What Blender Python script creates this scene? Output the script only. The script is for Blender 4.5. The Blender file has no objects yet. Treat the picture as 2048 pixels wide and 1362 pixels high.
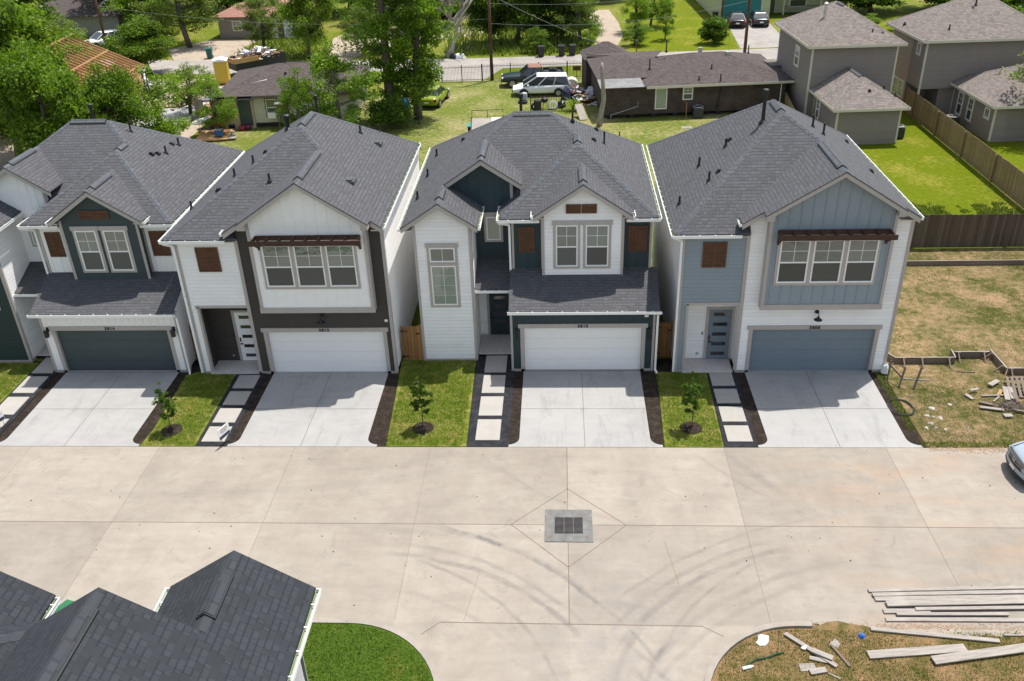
import bpy, math, random
from mathutils import Vector, Matrix, noise
import numpy as np
R = math.radians
sc = bpy.context.scene
COL = sc.collection
# ---------------------------------------------------------------- camera, sky, sun, exposure
yaw, pitch, roll = R(-3.5577), R(29.7152), R(2.0274)
fw = Vector((math.sin(yaw)*math.cos(pitch), math.cos(yaw)*math.cos(pitch), -math.sin(pitch)))
rt = Vector((math.cos(yaw), -math.sin(yaw), 0)); dn = fw.cross(rt)
r2 = rt*math.cos(roll)+dn*math.sin(roll); d2 = -rt*math.sin(roll)+dn*math.cos(roll)
camd = bpy.data.cameras.new('camera'); cam = bpy.data.objects.new('camera', camd); COL.objects.link(cam)
camd.sensor_width = 36; camd.lens = 1793.07/2048*36; camd.clip_end = 2000; camd.clip_start = .2
up = -d2; bk = -fw
cam.matrix_world = Matrix(((r2.x, up.x, bk.x, 0), (r2.y, up.y, bk.y, 0), (r2.z, up.z, bk.z, 20.0), (0, 0, 0, 1)))
sc.camera = cam
SUN = Vector((.2546, .242, 1)).normalized()
w = bpy.data.worlds.new('World'); sc.world = w; w.use_nodes = True
nt = w.node_tree; bg = nt.nodes['Background']
sky = nt.nodes.new('ShaderNodeTexSky'); sky.sky_type = 'NISHITA'; sky.sun_disc = False
sky.sun_elevation = math.asin(SUN.z); sky.sun_rotation = math.atan2(SUN.x, SUN.y)
sky.air_density = 1.3; sky.dust_density = 1.5; sky.ozone_density = 1.2
hs = nt.nodes.new('ShaderNodeHueSaturation'); hs.inputs['Saturation'].default_value = .62
nt.links.new(sky.outputs[0], hs.inputs['Color']); nt.links.new(hs.outputs[0], bg.inputs[0]); bg.inputs[1].default_value = .128
sl = bpy.data.lights.new('sun', 'SUN'); sl.energy = 4.2; sl.angle = R(.5); sl.color = (1, .955, .88)
so = bpy.data.objects.new('sun', sl); COL.objects.link(so); so.location = (20, 20, 60)
so.rotation_euler = SUN.to_track_quat('Z', 'Y').to_euler()
sc.view_settings.view_transform = 'Standard'; sc.view_settings.look = 'None'
sc.view_settings.exposure = 0.52; sc.view_settings.gamma = 1
sc.render.resolution_x = 1024; sc.render.resolution_y = 681

# ---------------------------------------------------------------- materials
def newmat(name):
    m = bpy.data.materials.new(name); m.use_nodes = True
    n = m.node_tree; b = n.nodes['Principled BSDF']
    return m, n, b, n.nodes, n.links
def N(nt, t, **k):
    n = nt.nodes.new(t)
    for a, v in k.items(): setattr(n, a, v)
    return n
def math_(nt, op, a, b=None, c=None, clamp=False):
    n = nt.nodes.new('ShaderNodeMath'); n.operation = op; n.use_clamp = clamp
    for i, v in enumerate((a, b, c)):
        if v is None: continue
        if isinstance(v, (int, float)): n.inputs[i].default_value = v
        else: nt.links.new(v, n.inputs[i])
    return n.outputs[0]
def mixc(nt, fac, a, b, mode='MIX'):
    n = nt.nodes.new('ShaderNodeMix'); n.data_type = 'RGBA'; n.blend_type = mode
    for i, v in ((0, fac), (6, a), (7, b)):
        if isinstance(v, (int, float)): n.inputs[i].default_value = v
        elif isinstance(v, (tuple, list)): n.inputs[i].default_value = (*v[:3], 1)
        else: nt.links.new(v, n.inputs[i])
    return n.outputs[2]
def noise_(nt, vec, scale, detail=4, rough=.55, stretch=None, dist=0):
    if stretch:
        mp = nt.nodes.new('ShaderNodeMapping'); mp.inputs['Scale'].default_value = stretch
        nt.links.new(vec, mp.inputs[0]); vec = mp.outputs[0]
    n = nt.nodes.new('ShaderNodeTexNoise'); n.inputs['Scale'].default_value = scale
    n.inputs['Detail'].default_value = detail; n.inputs['Roughness'].default_value = rough
    n.inputs['Distortion'].default_value = dist
    nt.links.new(vec, n.inputs['Vector']); return n.outputs['Fac']
def ramp(nt, fac, stops):
    n = nt.nodes.new('ShaderNodeValToRGB'); nt.links.new(fac, n.inputs[0]); e = n.color_ramp.elements
    while len(e) < len(stops): e.new(.5)
    for el, (p, c) in zip(e, stops):
        el.position = p; el.color = (*c, 1) if isinstance(c, (tuple, list)) else (c, c, c, 1)
    return n.outputs[0]
def bump(nt, b, h, strength=.3, dist=.01):
    n = nt.nodes.new('ShaderNodeBump'); n.inputs['Strength'].default_value = strength
    n.inputs['Distance'].default_value = dist
    nt.links.new(h, n.inputs['Height']); nt.links.new(n.outputs[0], b.inputs['Normal'])
def objco(nt):
    return nt.nodes.new('ShaderNodeTexCoord').outputs['Object']
def wco(nt):
    return nt.nodes.new('ShaderNodeNewGeometry').outputs['Position']
def s2l(r, g, b):
    f = lambda c: ((c/255+.055)/1.055)**2.4 if c/255 > .04045 else c/255/12.92
    return (f(r), f(g), f(b))

def paint(name, col, rough=.6, var=.08, scale=3, bmp=0, metal=0, spec=.5):
    m, n, b, _, L = newmat(name); v = objco(n)
    f = noise_(n, v, scale, 5)
    f2 = noise_(n, v, scale*9, 3)
    f = math_(n, 'ADD', math_(n, 'MULTIPLY', f, .7), math_(n, 'MULTIPLY', f2, .3))
    c = ramp(n, f, [(.3, tuple(x*(1-var) for x in col)), (.7, tuple(min(1, x*(1+var)) for x in col))])
    L.new(c, b.inputs['Base Color']); b.inputs['Roughness'].default_value = rough
    b.inputs['Metallic'].default_value = metal; b.inputs['Specular IOR Level'].default_value = spec
    if bmp: bump(n, b, f2, bmp, .01)
    return m
def lap(name, col, step=.165, var=.05):
    m, n, b, _, L = newmat(name); v = objco(n)
    sp = N(n, 'ShaderNodeSeparateXYZ'); L.new(v, sp.inputs[0])
    fr = math_(n, 'FRACT', math_(n, 'DIVIDE', sp.outputs[2], step))
    row = math_(n, 'FLOOR', math_(n, 'DIVIDE', sp.outputs[2], step))
    f = noise_(n, v, 1.2, 5)
    wn = N(n, 'ShaderNodeTexWhiteNoise', noise_dimensions='1D'); L.new(row, wn.inputs['W'])
    f = math_(n, 'ADD', math_(n, 'MULTIPLY', f, .75), math_(n, 'MULTIPLY', wn.outputs[0], .25))
    c = ramp(n, f, [(.3, tuple(x*(1-var) for x in col)), (.7, tuple(min(1, x*(1+var)) for x in col))])
    L.new(c, b.inputs['Base Color']); b.inputs['Roughness'].default_value = .65
    h = math_(n, 'SUBTRACT', 1, fr)
    h = math_(n, 'MULTIPLY', h, math_(n, 'GREATER_THAN', fr, .07))
    bump(n, b, h, .9, .018)
    return m
def shingle(name, base, var=.35, bw=.5, rh=.15, tint=(1, 1, 1)):
    m, n, b, _, L = newmat(name)
    uv = N(n, 'ShaderNodeTexCoord').outputs['UV']
    sp = N(n, 'ShaderNodeSeparateXYZ'); L.new(uv, sp.inputs[0])
    row = math_(n, 'FLOOR', math_(n, 'DIVIDE', sp.outputs[1], rh))
    wn = N(n, 'ShaderNodeTexWhiteNoise', noise_dimensions='1D'); L.new(row, wn.inputs['W'])
    xs = math_(n, 'ADD', math_(n, 'DIVIDE', sp.outputs[0], bw), math_(n, 'MULTIPLY', wn.outputs[0], 7.3))
    # warp tab widths
    cell = math_(n, 'FLOOR', xs); cfr = math_(n, 'FRACT', xs)
    cb = N(n, 'ShaderNodeCombineXYZ'); L.new(cell, cb.inputs[0]); L.new(row, cb.inputs[1])
    w2 = N(n, 'ShaderNodeTexWhiteNoise', noise_dimensions='2D'); L.new(cb.outputs[0], w2.inputs['Vector'])
    split = math_(n, 'GREATER_THAN', cfr, math_(n, 'ADD', .3, math_(n, 'MULTIPLY', w2.outputs[0], .5)))
    cb2 = N(n, 'ShaderNodeCombineXYZ'); L.new(math_(n, 'ADD', math_(n, 'MULTIPLY', cell, 2), split), cb2.inputs[0]); L.new(row, cb2.inputs[1])
    w3 = N(n, 'ShaderNodeTexWhiteNoise', noise_dimensions='2D'); L.new(cb2.outputs[0], w3.inputs['Vector'])
    fr = math_(n, 'FRACT', math_(n, 'DIVIDE', sp.outputs[1], rh))
    big = noise_(n, uv, .9, 4); gr = noise_(n, uv, 55, 2)
    val = math_(n, 'ADD', math_(n, 'MULTIPLY', w3.outputs[0], .6), math_(n, 'ADD', math_(n, 'MULTIPLY', big, .25), math_(n, 'MULTIPLY', gr, .25)))
    lo = tuple(c*(1-var)*t for c, t in zip(base, tint)); hi = tuple(c*(1+var) for c in base)
    c = ramp(n, val, [(.2, lo), (.5, base), (.95, hi)])
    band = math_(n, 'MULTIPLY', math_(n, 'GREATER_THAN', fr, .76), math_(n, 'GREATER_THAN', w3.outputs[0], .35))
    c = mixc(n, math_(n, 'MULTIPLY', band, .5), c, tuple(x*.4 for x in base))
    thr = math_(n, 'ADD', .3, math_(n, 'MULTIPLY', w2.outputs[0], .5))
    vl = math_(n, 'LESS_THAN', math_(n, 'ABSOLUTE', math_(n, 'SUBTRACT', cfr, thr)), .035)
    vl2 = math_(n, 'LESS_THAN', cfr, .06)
    vl = math_(n, 'MULTIPLY', math_(n, 'MAXIMUM', vl, vl2), math_(n, 'GREATER_THAN', w3.outputs[0], .3))  # dark tab-edge lines: shadow of the cuts painted into the colour
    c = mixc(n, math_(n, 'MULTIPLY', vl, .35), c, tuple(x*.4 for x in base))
    # dark band at each course edge above: course shadow painted into the colour
    L.new(c, b.inputs['Base Color']); b.inputs['Roughness'].default_value = .95
    b.inputs['Specular IOR Level'].default_value = .15
    lam = math_(n, 'MULTIPLY', math_(n, 'GREATER_THAN', w3.outputs[0], .5), .6)
    h = math_(n, 'ADD', math_(n, 'SUBTRACT', 1, fr), lam)
    h = math_(n, 'ADD', h, math_(n, 'MULTIPLY', gr, .15))
    bump(n, b, h, 1.0, .012)
    return m
def glass(name, col=(.02, .025, .03), rough=.03, ior=2.2):
    m, n, b, _, L = newmat(name)
    orr = N(n, 'ShaderNodeObjectInfo').outputs['Random']; L.new(ramp(n, orr, [(0, tuple(x*.7 for x in col)), (1, tuple(x*1.3 for x in col))]), b.inputs['Base Color']); b.inputs['Roughness'].default_value = rough
    b.inputs['IOR'].default_value = ior
    h = noise_(n, objco(n), 2.5, 2); bump(n, b, h, .2, .03)
    return m
def wood(name, a, bcol, axis='x', scale=1.0, rough=.75):
    m, n, b, _, L = newmat(name); v = objco(n)
    st = {'x': (.6, 9, 9), 'y': (9, .6, 9), 'z': (9, 9, .6)}[axis]
    f = noise_(n, v, 3*scale, 6, .65, st)
    g = noise_(n, v, 1.1, 3)
    f = math_(n, 'ADD', math_(n, 'MULTIPLY', f, .7), math_(n, 'MULTIPLY', g, .3))
    L.new(ramp(n, f, [(.3, a), (.68, bcol)]), b.inputs['Base Color'])
    b.inputs['Roughness'].default_value = rough; bump(n, b, f, .4, .006)
    return m
def planks(name, a, bcol, width=.14, axis='h'):
    "vertical boards with per-board tone; board position along the fence from UV.x"
    m, n, b, _, L = newmat(name); uv = N(n, 'ShaderNodeTexCoord').outputs['UV']
    sp = N(n, 'ShaderNodeSeparateXYZ'); L.new(uv, sp.inputs[0])
    x = math_(n, 'DIVIDE', sp.outputs[0], width)
    cell = math_(n, 'FLOOR', x); fr = math_(n, 'FRACT', x)
    wn = N(n, 'ShaderNodeTexWhiteNoise', noise_dimensions='1D'); L.new(cell, wn.inputs['W'])
    f = noise_(n, uv, 5, 5, .6, (6, .5, 1)); g = noise_(n, uv, .7, 3)
    f = math_(n, 'ADD', math_(n, 'MULTIPLY', f, .45), math_(n, 'ADD', math_(n, 'MULTIPLY', wn.outputs[0], .35), math_(n, 'MULTIPLY', g, .2)))
    L.new(ramp(n, f, [(.25, a), (.75, bcol)]), b.inputs['Base Color']); b.inputs['Roughness'].default_value = .8
    e = math_(n, 'LESS_THAN', math_(n, 'ABSOLUTE', math_(n, 'SUBTRACT', fr, .5)), .45)
    bump(n, b, math_(n, 'ADD', e, math_(n, 'MULTIPLY', wn.outputs[0], .5)), 1, .02)
    return m
def brick(name, c1, c2, mortar, bw=.22, bh=.075):
    m, n, b, _, L = newmat(name); uv = N(n, 'ShaderNodeTexCoord').outputs['UV']
    t = N(n, 'ShaderNodeTexBrick'); L.new(uv, t.inputs[0]); t.inputs['Scale'].default_value = 1
    t.inputs['Color1'].default_value = (*c1, 1); t.inputs['Color2'].default_value = (*c2, 1); t.inputs['Mortar'].default_value = (*mortar, 1)
    t.inputs['Brick Width'].default_value = bw; t.inputs['Row Height'].default_value = bh; t.inputs['Mortar Size'].default_value = .012
    g = noise_(n, uv, 1.3, 5)
    L.new(mixc(n, 1, t.outputs[0], ramp(n, g, [(.3, .7), (.7, 1.35)]), 'MULTIPLY'), b.inputs['Base Color'])
    b.inputs['Roughness'].default_value = .9; bump(n, b, t.outputs['Fac'], -.5, .01)
    return m
def grass(name, dark, mid, light, dry, dryamt=.35, big=.35, bstr=.9):
    m, n, b, _, L = newmat(name); v = wco(n)
    f = noise_(n, v, 22, 6, .75); f2 = noise_(n, v, 3.2, 5, .65); f3 = noise_(n, v, big, 4, .6)
    f4 = noise_(n, v, 70, 2, .6)
    a = math_(n, 'ADD', math_(n, 'MULTIPLY', f, .45), math_(n, 'ADD', math_(n, 'MULTIPLY', f2, .3), math_(n, 'MULTIPLY', f4, .25)))
    c = ramp(n, a, [(.34, dark), (.5, mid), (.64, light)])
    dm = math_(n, 'ADD', math_(n, 'MULTIPLY', f3, .5), math_(n, 'ADD', math_(n, 'MULTIPLY', f2, .35), math_(n, 'MULTIPLY', f, .15)))
    d = ramp(n, dm, [(.58-dryamt*.35, 0), (.72-dryamt*.3, 1)])
    tone = mixc(n, a, tuple(x*.55 for x in dry), tuple(min(1, x*1.45) for x in dry))
    c = mixc(n, d, c, tone)
    L.new(c, b.inputs['Base Color']); b.inputs['Roughness'].default_value = .95; b.inputs['Specular IOR Level'].default_value = .1
    bump(n, b, math_(n, 'ADD', f, f4), bstr, .05)
    return m

def concrete(name, base, stain, light, var=1.0, marks=False):
    m, n, b, _, L = newmat(name); v = wco(n)
    f = noise_(n, v, .55, 6, .62); f2 = noise_(n, v, 2.6, 5, .6, (.35, 1, 1)); f3 = noise_(n, v, 60, 2)
    f5 = noise_(n, v, .16, 3, .5)
    f7 = noise_(n, v, 1.3, 5, .7, (1, .45, 1), 1.2)
    a = math_(n, 'ADD', math_(n, 'MULTIPLY', f, .35), math_(n, 'ADD', math_(n, 'MULTIPLY', f2, .25), math_(n, 'ADD', math_(n, 'MULTIPLY', f5, .2), math_(n, 'MULTIPLY', f7, .2))))
    c = ramp(n, a, [(.40, stain), (.5, base), (.6, light)])
    # small specks and spots
    f6 = noise_(n, v, 7, 3, .7)
    sp = ramp(n, f6, [(.68, 0), (.76, 1)])
    c = mixc(n, math_(n, 'MULTIPLY', sp, .22*var), c, tuple(x*.45 for x in stain))
    c = mixc(n, 1, c, ramp(n, f3, [(.3, .93), (.7, 1.06)]), 'MULTIPLY')
    if marks == 'drive':
        tw = noise_(n, v, .9, 5, .7, (2.2, .5, 1), .6)
        c = mixc(n, math_(n, 'MULTIPLY', ramp(n, tw, [(.54, 0), (.68, 1)]), .35), c, tuple(x*.62 for x in stain))
        marks = False
    if marks:
        s = N(n, 'ShaderNodeSeparateXYZ'); L.new(v, s.inputs[0]); X, Y = s.outputs[0], s.outputs[1]
        cx2 = None
        for jx_ in (-25.2, -20.25, -15.2, -10.0, -4.88, .22, 5.98, 11.8, 16.9): g_ = math_(n, 'GREATER_THAN', X, jx_); cx2 = g_ if cx2 is None else math_(n, 'ADD', cx2, g_)
        cy2 = math_(n, 'GREATER_THAN', Y, 22.67); cy3 = math_(n, 'GREATER_THAN', Y, 18.43)
        wn = N(n, 'ShaderNodeTexWhiteNoise', noise_dimensions='1D'); L.new(math_(n, 'ADD', cx2, math_(n, 'MULTIPLY', math_(n, 'ADD', cy2, cy3), 17.7)), wn.inputs['W'])
        c = mixc(n, 1, c, ramp(n, wn.outputs[0], [(0, .91), (1, 1.06)]), 'MULTIPLY')
        oil = noise_(n, v, 1.1, 6, .75, None, .8)
        c = mixc(n, math_(n, 'MULTIPLY', ramp(n, oil, [(.55, 0), (.72, 1)]), .42), c, (.16, .145, .13))
        strk = noise_(n, v, 1.6, 6, .7, (.16, 1.5, 1), .4)
        c = mixc(n, math_(n, 'MULTIPLY', ramp(n, strk, [(.54, 0), (.7, 1)]), .17), c, (.185, .165, .148))
        wob = noise_(n, v, .8, 3); streak = noise_(n, v, 1.1, 6, .7)
        tot = None
        for (cx_, cy_, r, wd, x0, x1, y0, y1, amt) in marks:
            amt *= .6; wd *= .85
            dx = math_(n, 'SUBTRACT', X, cx_); dy = math_(n, 'SUBTRACT', Y, cy_)
            dd = math_(n, 'SQRT', math_(n, 'ADD', math_(n, 'MULTIPLY', dx, dx), math_(n, 'MULTIPLY', dy, dy)))
            dd = math_(n, 'ADD', dd, math_(n, 'MULTIPLY', wob, .25))
            e = math_(n, 'DIVIDE', math_(n, 'ABSOLUTE', math_(n, 'SUBTRACT', dd, r)), wd)
            e = math_(n, 'SUBTRACT', 1, e, clamp=True)
            e = math_(n, 'POWER', e, .45)
            for val, lo, hi in ((X, x0, x1), (Y, y0, y1)):
                k1 = math_(n, 'DIVIDE', math_(n, 'SUBTRACT', val, lo), .8, clamp=True)
                k2 = math_(n, 'DIVIDE', math_(n, 'SUBTRACT', hi, val), .8, clamp=True)
                e = math_(n, 'MULTIPLY', e, math_(n, 'MULTIPLY', k1, k2))
            e = math_(n, 'MULTIPLY', e, amt)
            tot = e if tot is None else math_(n, 'ADD', tot, e)
        tot = math_(n, 'MULTIPLY', tot, ramp(n, streak, [(.36, .15), (.6, 1)]), clamp=True)
        c = mixc(n, math_(n, 'MULTIPLY', tot, 1.25, clamp=True), c, (.13, .12, .113))
        # rusty soil wash on the right hand side
        rx = math_(n, 'DIVIDE', math_(n, 'SUBTRACT', X, 6.3), 3.5, clamp=True)
        rs = noise_(n, v, .5, 4, .6, (.5, 1.6, 1))
        rr = math_(n, 'MULTIPLY', ramp(n, rs, [(.5, 0), (.72, 1)]), math_(n, 'MULTIPLY', rx, .45))
        c = mixc(n, rr, c, (.36, .235, .15))
        # darker worn patch at the junction
        jx = math_(n, 'SUBTRACT', X, 1.2); jy = math_(n, 'SUBTRACT', Y, 17.5)
        jd = math_(n, 'SQRT', math_(n, 'ADD', math_(n, 'MULTIPLY', jx, jx), math_(n, 'MULTIPLY', math_(n, 'MULTIPLY', jy, jy), .35)))
        j = math_(n, 'SUBTRACT', 1, math_(n, 'DIVIDE', jd, 3.4), clamp=True)
        j = math_(n, 'MULTIPLY', j, ramp(n, noise_(n, v, 1.6, 6, .65), [(.38, 0), (.62, .8)]), clamp=True)
        c = mixc(n, math_(n, 'MULTIPLY', j, .6), c, (.19, .18, .178))
    L.new(c, b.inputs['Base Color']); b.inputs['Roughness'].default_value = .9; b.inputs['Specular IOR Level'].default_value = .25
    bump(n, b, f3, .15, .004)
    return m
def leafmat(name, dark, light, trans=.42):
    m, n, b, nodes, L = newmat(name)
    g = N(n, 'ShaderNodeNewGeometry'); v = g.outputs['Position']
    f = noise_(n, v, .55, 3); ri = g.outputs['Random Per Island']
    orr = N(n, 'ShaderNodeObjectInfo').outputs['Random']
    a = math_(n, 'ADD', math_(n, 'MULTIPLY', f, .75), math_(n, 'ADD', math_(n, 'MULTIPLY', ri, .4), math_(n, 'MULTIPLY', math_(n, 'SUBTRACT', orr, .5), .22)))
    c = ramp(n, a, [(.3, dark), (.62, tuple((x+y)/2 for x, y in zip(dark, light))), (.85, light)])
    c = mixc(n, 1, c, ramp(n, orr, [(0, (1.0, .96, .75)), (.5, (1, 1, 1)), (1, (1, .98, 1))]), 'MULTIPLY')
    c = mixc(n, 1, c, (1.18, 1.15, 1.1), 'MULTIPLY')
    L.new(c, b.inputs['Base Color']); b.inputs['Roughness'].default_value = .55; b.inputs['Specular IOR Level'].default_value = .3
    tr = N(n, 'ShaderNodeBsdfTranslucent'); L.new(mixc(n, 1, c, (1.3, 1.5, .55), 'MULTIPLY'), tr.inputs[0])
    mx = N(n, 'ShaderNodeMixShader'); mx.inputs[0].default_value = trans
    L.new(b.outputs[0], mx.inputs[1]); L.new(tr.outputs[0], mx.inputs[2]); L.new(mx.outputs[0], n.nodes['Material Output'].inputs[0])
    return m
def bark(name, a, bb):
    m, n, b, _, L = newmat(name); v = objco(n)
    f = noise_(n, v, 4, 6, .7, (3, 3, .6))
    L.new(ramp(n, f, [(.35, a), (.65, bb)]), b.inputs['Base Color']); b.inputs['Roughness'].default_value = .9; bump(n, b, f, .9, .03)
    return m

M = {}
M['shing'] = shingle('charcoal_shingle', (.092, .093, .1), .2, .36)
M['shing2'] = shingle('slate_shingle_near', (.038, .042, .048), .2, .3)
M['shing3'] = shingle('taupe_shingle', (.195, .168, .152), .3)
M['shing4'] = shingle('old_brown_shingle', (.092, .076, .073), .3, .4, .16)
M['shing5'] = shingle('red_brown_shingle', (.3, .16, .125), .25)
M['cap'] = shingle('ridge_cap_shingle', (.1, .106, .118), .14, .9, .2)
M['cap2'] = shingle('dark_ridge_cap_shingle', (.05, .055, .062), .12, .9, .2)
M['black'] = paint('black_metal', (.012, .013, .016), .5, .2)
M['white_lap'] = lap('white_lap_siding', (.87, .865, .86))
M['white_bb'] = paint('white_board_siding', (.88, .875, .865), .6, .03)
M['teal'] = paint('dark_teal_board_siding', (.018, .042, .052), .6, .12)
M['teal_lap'] = lap('dark_teal_lap_siding', (.016, .036, .036), var=.1)
M['slate'] = paint('dark_slate_board_siding', (.035, .055, .062), .6, .1)
M['slatedoor'] = paint('slate_green_door_paint', (.045, .068, .073), .5, .08)
M['blue_bb'] = paint('blue_grey_board_siding', (.245, .295, .335), .6, .05)
M['blue_lap'] = lap('blue_grey_lap_siding', (.235, .285, .325))
M['bluedoor'] = paint('blue_grey_door_paint', (.165, .21, .25), .5, .05)
M['brown_lap'] = lap('dark_brown_lap_siding', (.048, .041, .036), var=.08)
M['trim'] = paint('warm_grey_trim', (.42, .385, .36), .6, .05)
M['whitetrim'] = paint('white_vinyl', (.82, .82, .8), .4, .03)
M['gutter'] = paint('white_gutter_metal', (.85, .85, .84), .3, .03)
M['gutin'] = paint('pale_green_gutter_film', (.27, .33, .22), .5, .1)
M['garwhite'] = paint('white_garage_door', (.85, .85, .84), .5, .02)
M['found'] = paint('concrete_footing', (.36, .32, .29), .9, .15, 6)
M['porch'] = paint('porch_slab_concrete', (.5, .46, .43), .85, .12, 5)
M['shutter'] = wood('stained_brown_wood', (.065, .027, .013), (.17, .075, .036), 'x', 1)
M['awn'] = wood('dark_walnut_stain', (.035, .014, .009), (.085, .036, .022), 'x')
M['glass'] = glass('window_glass', (.12, .15, .135), .04, 2.0)
M['screen'] = glass('window_with_screen', (.075, .082, .078), .22, 1.5)
M['blind'] = glass('window_with_pale_blind', (.3, .34, .29), .05, 1.8)
M['frost'] = glass('door_glass', (.03, .032, .035), .1, 1.8)
M['cedar'] = planks('new_cedar_boards', (.24, .11, .035), (.42, .22, .08), .14)
M['cedarw'] = wood('cedar_rail', (.26, .13, .05), (.4, .22, .09), 'x')
M['fence_old'] = planks('weathered_brown_pickets', (.045, .032, .022), (.13, .1, .065), .14)
M['fence_tan'] = planks('tan_pine_pickets', (.2, .135, .06), (.36, .26, .13), .14)
M['lumber'] = wood('weathered_grey_lumber', (.15, .132, .115), (.38, .34, .3), 'x')
M['lumberdark'] = wood('dark_weathered_lumber', (.08, .06, .045), (.2, .155, .12), 'x')
M['pine'] = wood('fresh_framing_pine', (.42, .2, .08), (.68, .4, .2), 'x')
M['osb'] = wood('plywood_sheathing', (.35, .19, .07), (.58, .36, .16), 'z', .6)
M['road'] = concrete('road_concrete', (.298, .262, .22), (.258, .226, .19), (.335, .298, .252), .9, marks=[(-6.0, 13.2, 8.2, 0.15, -5.8, 1.0, 17.6, 22.5, 0.8), (-6.1, 13.1, 8.75, 0.12, -5.5, 1.0, 17.6, 22.5, 0.55), (-6.4, 13.0, 9.9, 0.17, -6.5, 1.2, 18.0, 22.9, 0.6), (-6.6, 12.8, 7.2, 0.12, -5.5, 0.3, 17.5, 21.0, 0.4), (9.5, 12.5, 9.55, 0.15, 1.4, 7.4, 16.8, 22.6, 0.75), (9.6, 12.3, 10.2, 0.12, 1.2, 7.0, 17.2, 22.8, 0.5), (10.2, 11.6, 9.6, 0.16, 1.6, 8.6, 16.4, 21.6, 0.5), (12.0, 9.0, 12.2, 0.14, 1.8, 8.5, 16.0, 20.8, 0.4), (-2.5, 44, 22.0, 0.25, -8, 3, 21, 25, 0.35), (14.0, 30.5, 9.0, 0.25, 4.5, 8.0, 23.5, 27, 0.5), (13.0, 31.5, 9.6, 0.12, 4.6, 7.8, 23.8, 27, 0.4), (-5.2, 10.6, 9.6, 0.14, 1.5, 4.4, 14, 18.6, 0.6), (-5.6, 10.3, 10.6, 0.12, 1.5, 5, 14, 18.4, 0.5), (7.6, 14.6, 6.6, 0.14, 0.9, 3.2, 15, 18.8, 0.5), (-14, 60, 36, 0.3, -20, -2, 23, 26, 0.25), (-7.2, 14.0, 7.6, 0.1, -5, 0.6, 15.5, 21.5, 0.6), (-8.0, 11.0, 12.4, 0.1, -5.5, 3.2, 16.5, 23.2, 0.5), (10.6, 13.4, 9.0, 0.1, 1.6, 6.5, 15.5, 21.6, 0.6), (11.5, 9.6, 14.0, 0.1, 1.2, 9.5, 16.5, 23.4, 0.5), (6.0, 33.5, 11.5, 0.12, -4, 5, 22.5, 26.6, 0.35)])
M['drive'] = concrete('new_driveway_concrete', (.332, .326, .316), (.295, .289, .282), (.355, .348, .338), 1.2, 'drive')
M['slab'] = concrete('stepping_slab_concrete', (.355, .335, .308), (.325, .305, .282), (.385, .36, .332), .5)
M['curb'] = concrete('curb_concrete', (.31, .275, .24), (.25, .22, .19), (.36, .32, .28))
M['asph'] = concrete('back_street_asphalt', (.3, .275, .25), (.24, .22, .2), (.36, .33, .3))
M['joint'] = paint('joint_sealant', (.17, .13, .105), .9, .3)
M['mulch'] = grass('dark_mulch', (.018, .013, .011), (.045, .033, .027), (.11, .082, .066), (.09, .068, .05), .2, 2, 1)
M['gravel'] = grass('dark_slate_gravel', (.015, .016, .019), (.04, .041, .047), (.1, .1, .11), (.06, .06, .065), .2, 2, 1)
M['lawn'] = grass('front_lawn_sod', (.06, .1, .008), (.125, .175, .015), (.19, .235, .035), (.3, .265, .075), .36, .8)
M['lawn2'] = grass('dark_lush_lawn', (.035, .08, .008), (.075, .14, .014), (.12, .19, .024), (.16, .17, .03), .1, .8)
M['field'] = grass('rough_grass', (.055, .09, .005), (.12, .165, .01), (.19, .225, .025), (.3, .25, .08), .28, .12)
M['yard'] = grass('bright_yard_grass', (.075, .108, .003), (.13, .17, .004), (.195, .225, .008), (.3, .26, .05), .2, .25)
M['mown'] = grass('worn_mown_grass', (.08, .115, .015), (.145, .18, .03), (.22, .24, .055), (.36, .31, .15), .34, .2)
M['dirt'] = grass('bare_lot_soil', (.04, .058, .01), (.1, .105, .028), (.21, .165, .07), (.37, .25, .145), .44, .5)
M['soil'] = grass('sandy_soil_strip', (.055, .065, .014), (.13, .12, .035), (.22, .175, .075), (.36, .225, .12), .5, .6)
M['dirtroad'] = grass('pale_dirt_track', (.23, .19, .14), (.31, .255, .195), (.38, .32, .255), (.4, .33, .26), .6, .5, .5)
M['leaf1'] = leafmat('leaf_mid_green', (.05, .1, .008), (.17, .26, .025))
M['leaf2'] = leafmat('leaf_bright_green', (.06, .12, .008), (.2, .3, .03))
M['leaf3'] = leafmat('leaf_deep_green', (.028, .065, .007), (.115, .19, .02))
M['leaf4'] = leafmat('leaf_olive_green', (.06, .1, .018), (.19, .25, .055))
M['bark'] = bark('tree_bark', (.05, .04, .03), (.17, .145, .115))
M['deadbark'] = bark('bleached_dead_bark', (.16, .13, .11), (.42, .37, .33))
M['pole'] = bark('creosote_pole_wood', (.05, .025, .014), (.15, .085, .05))
M['iron'] = paint('black_iron', (.01, .01, .012), .5, .2)
M['taupe_lap'] = lap('taupe_lap_siding', (.235, .2, .178), .19)
M['tan_lap'] = lap('warm_tan_lap_siding', (.38, .3, .225), .19)
M['cream'] = lap('cream_lap_siding', (.55, .53, .42), .2)
M['beige'] = paint('beige_stucco', (.5, .4, .27), .8, .1)
M['brick'] = brick('dark_brown_brick', (.05, .032, .026), (.085, .055, .045), (.06, .045, .04))
M['ltrim'] = paint('pale_stone_trim', (.6, .55, .46), .6, .05)
M['metal'] = paint('galvanised_metal', (.5, .5, .5), .35, .15, 3, 0, .6)
M['rustroof'] = paint('old_grey_sheet_metal', (.17, .17, .165), .6, .4, 2)
M['tyre'] = paint('tyre_rubber', (.02, .02, .02), .8, .2)
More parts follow.
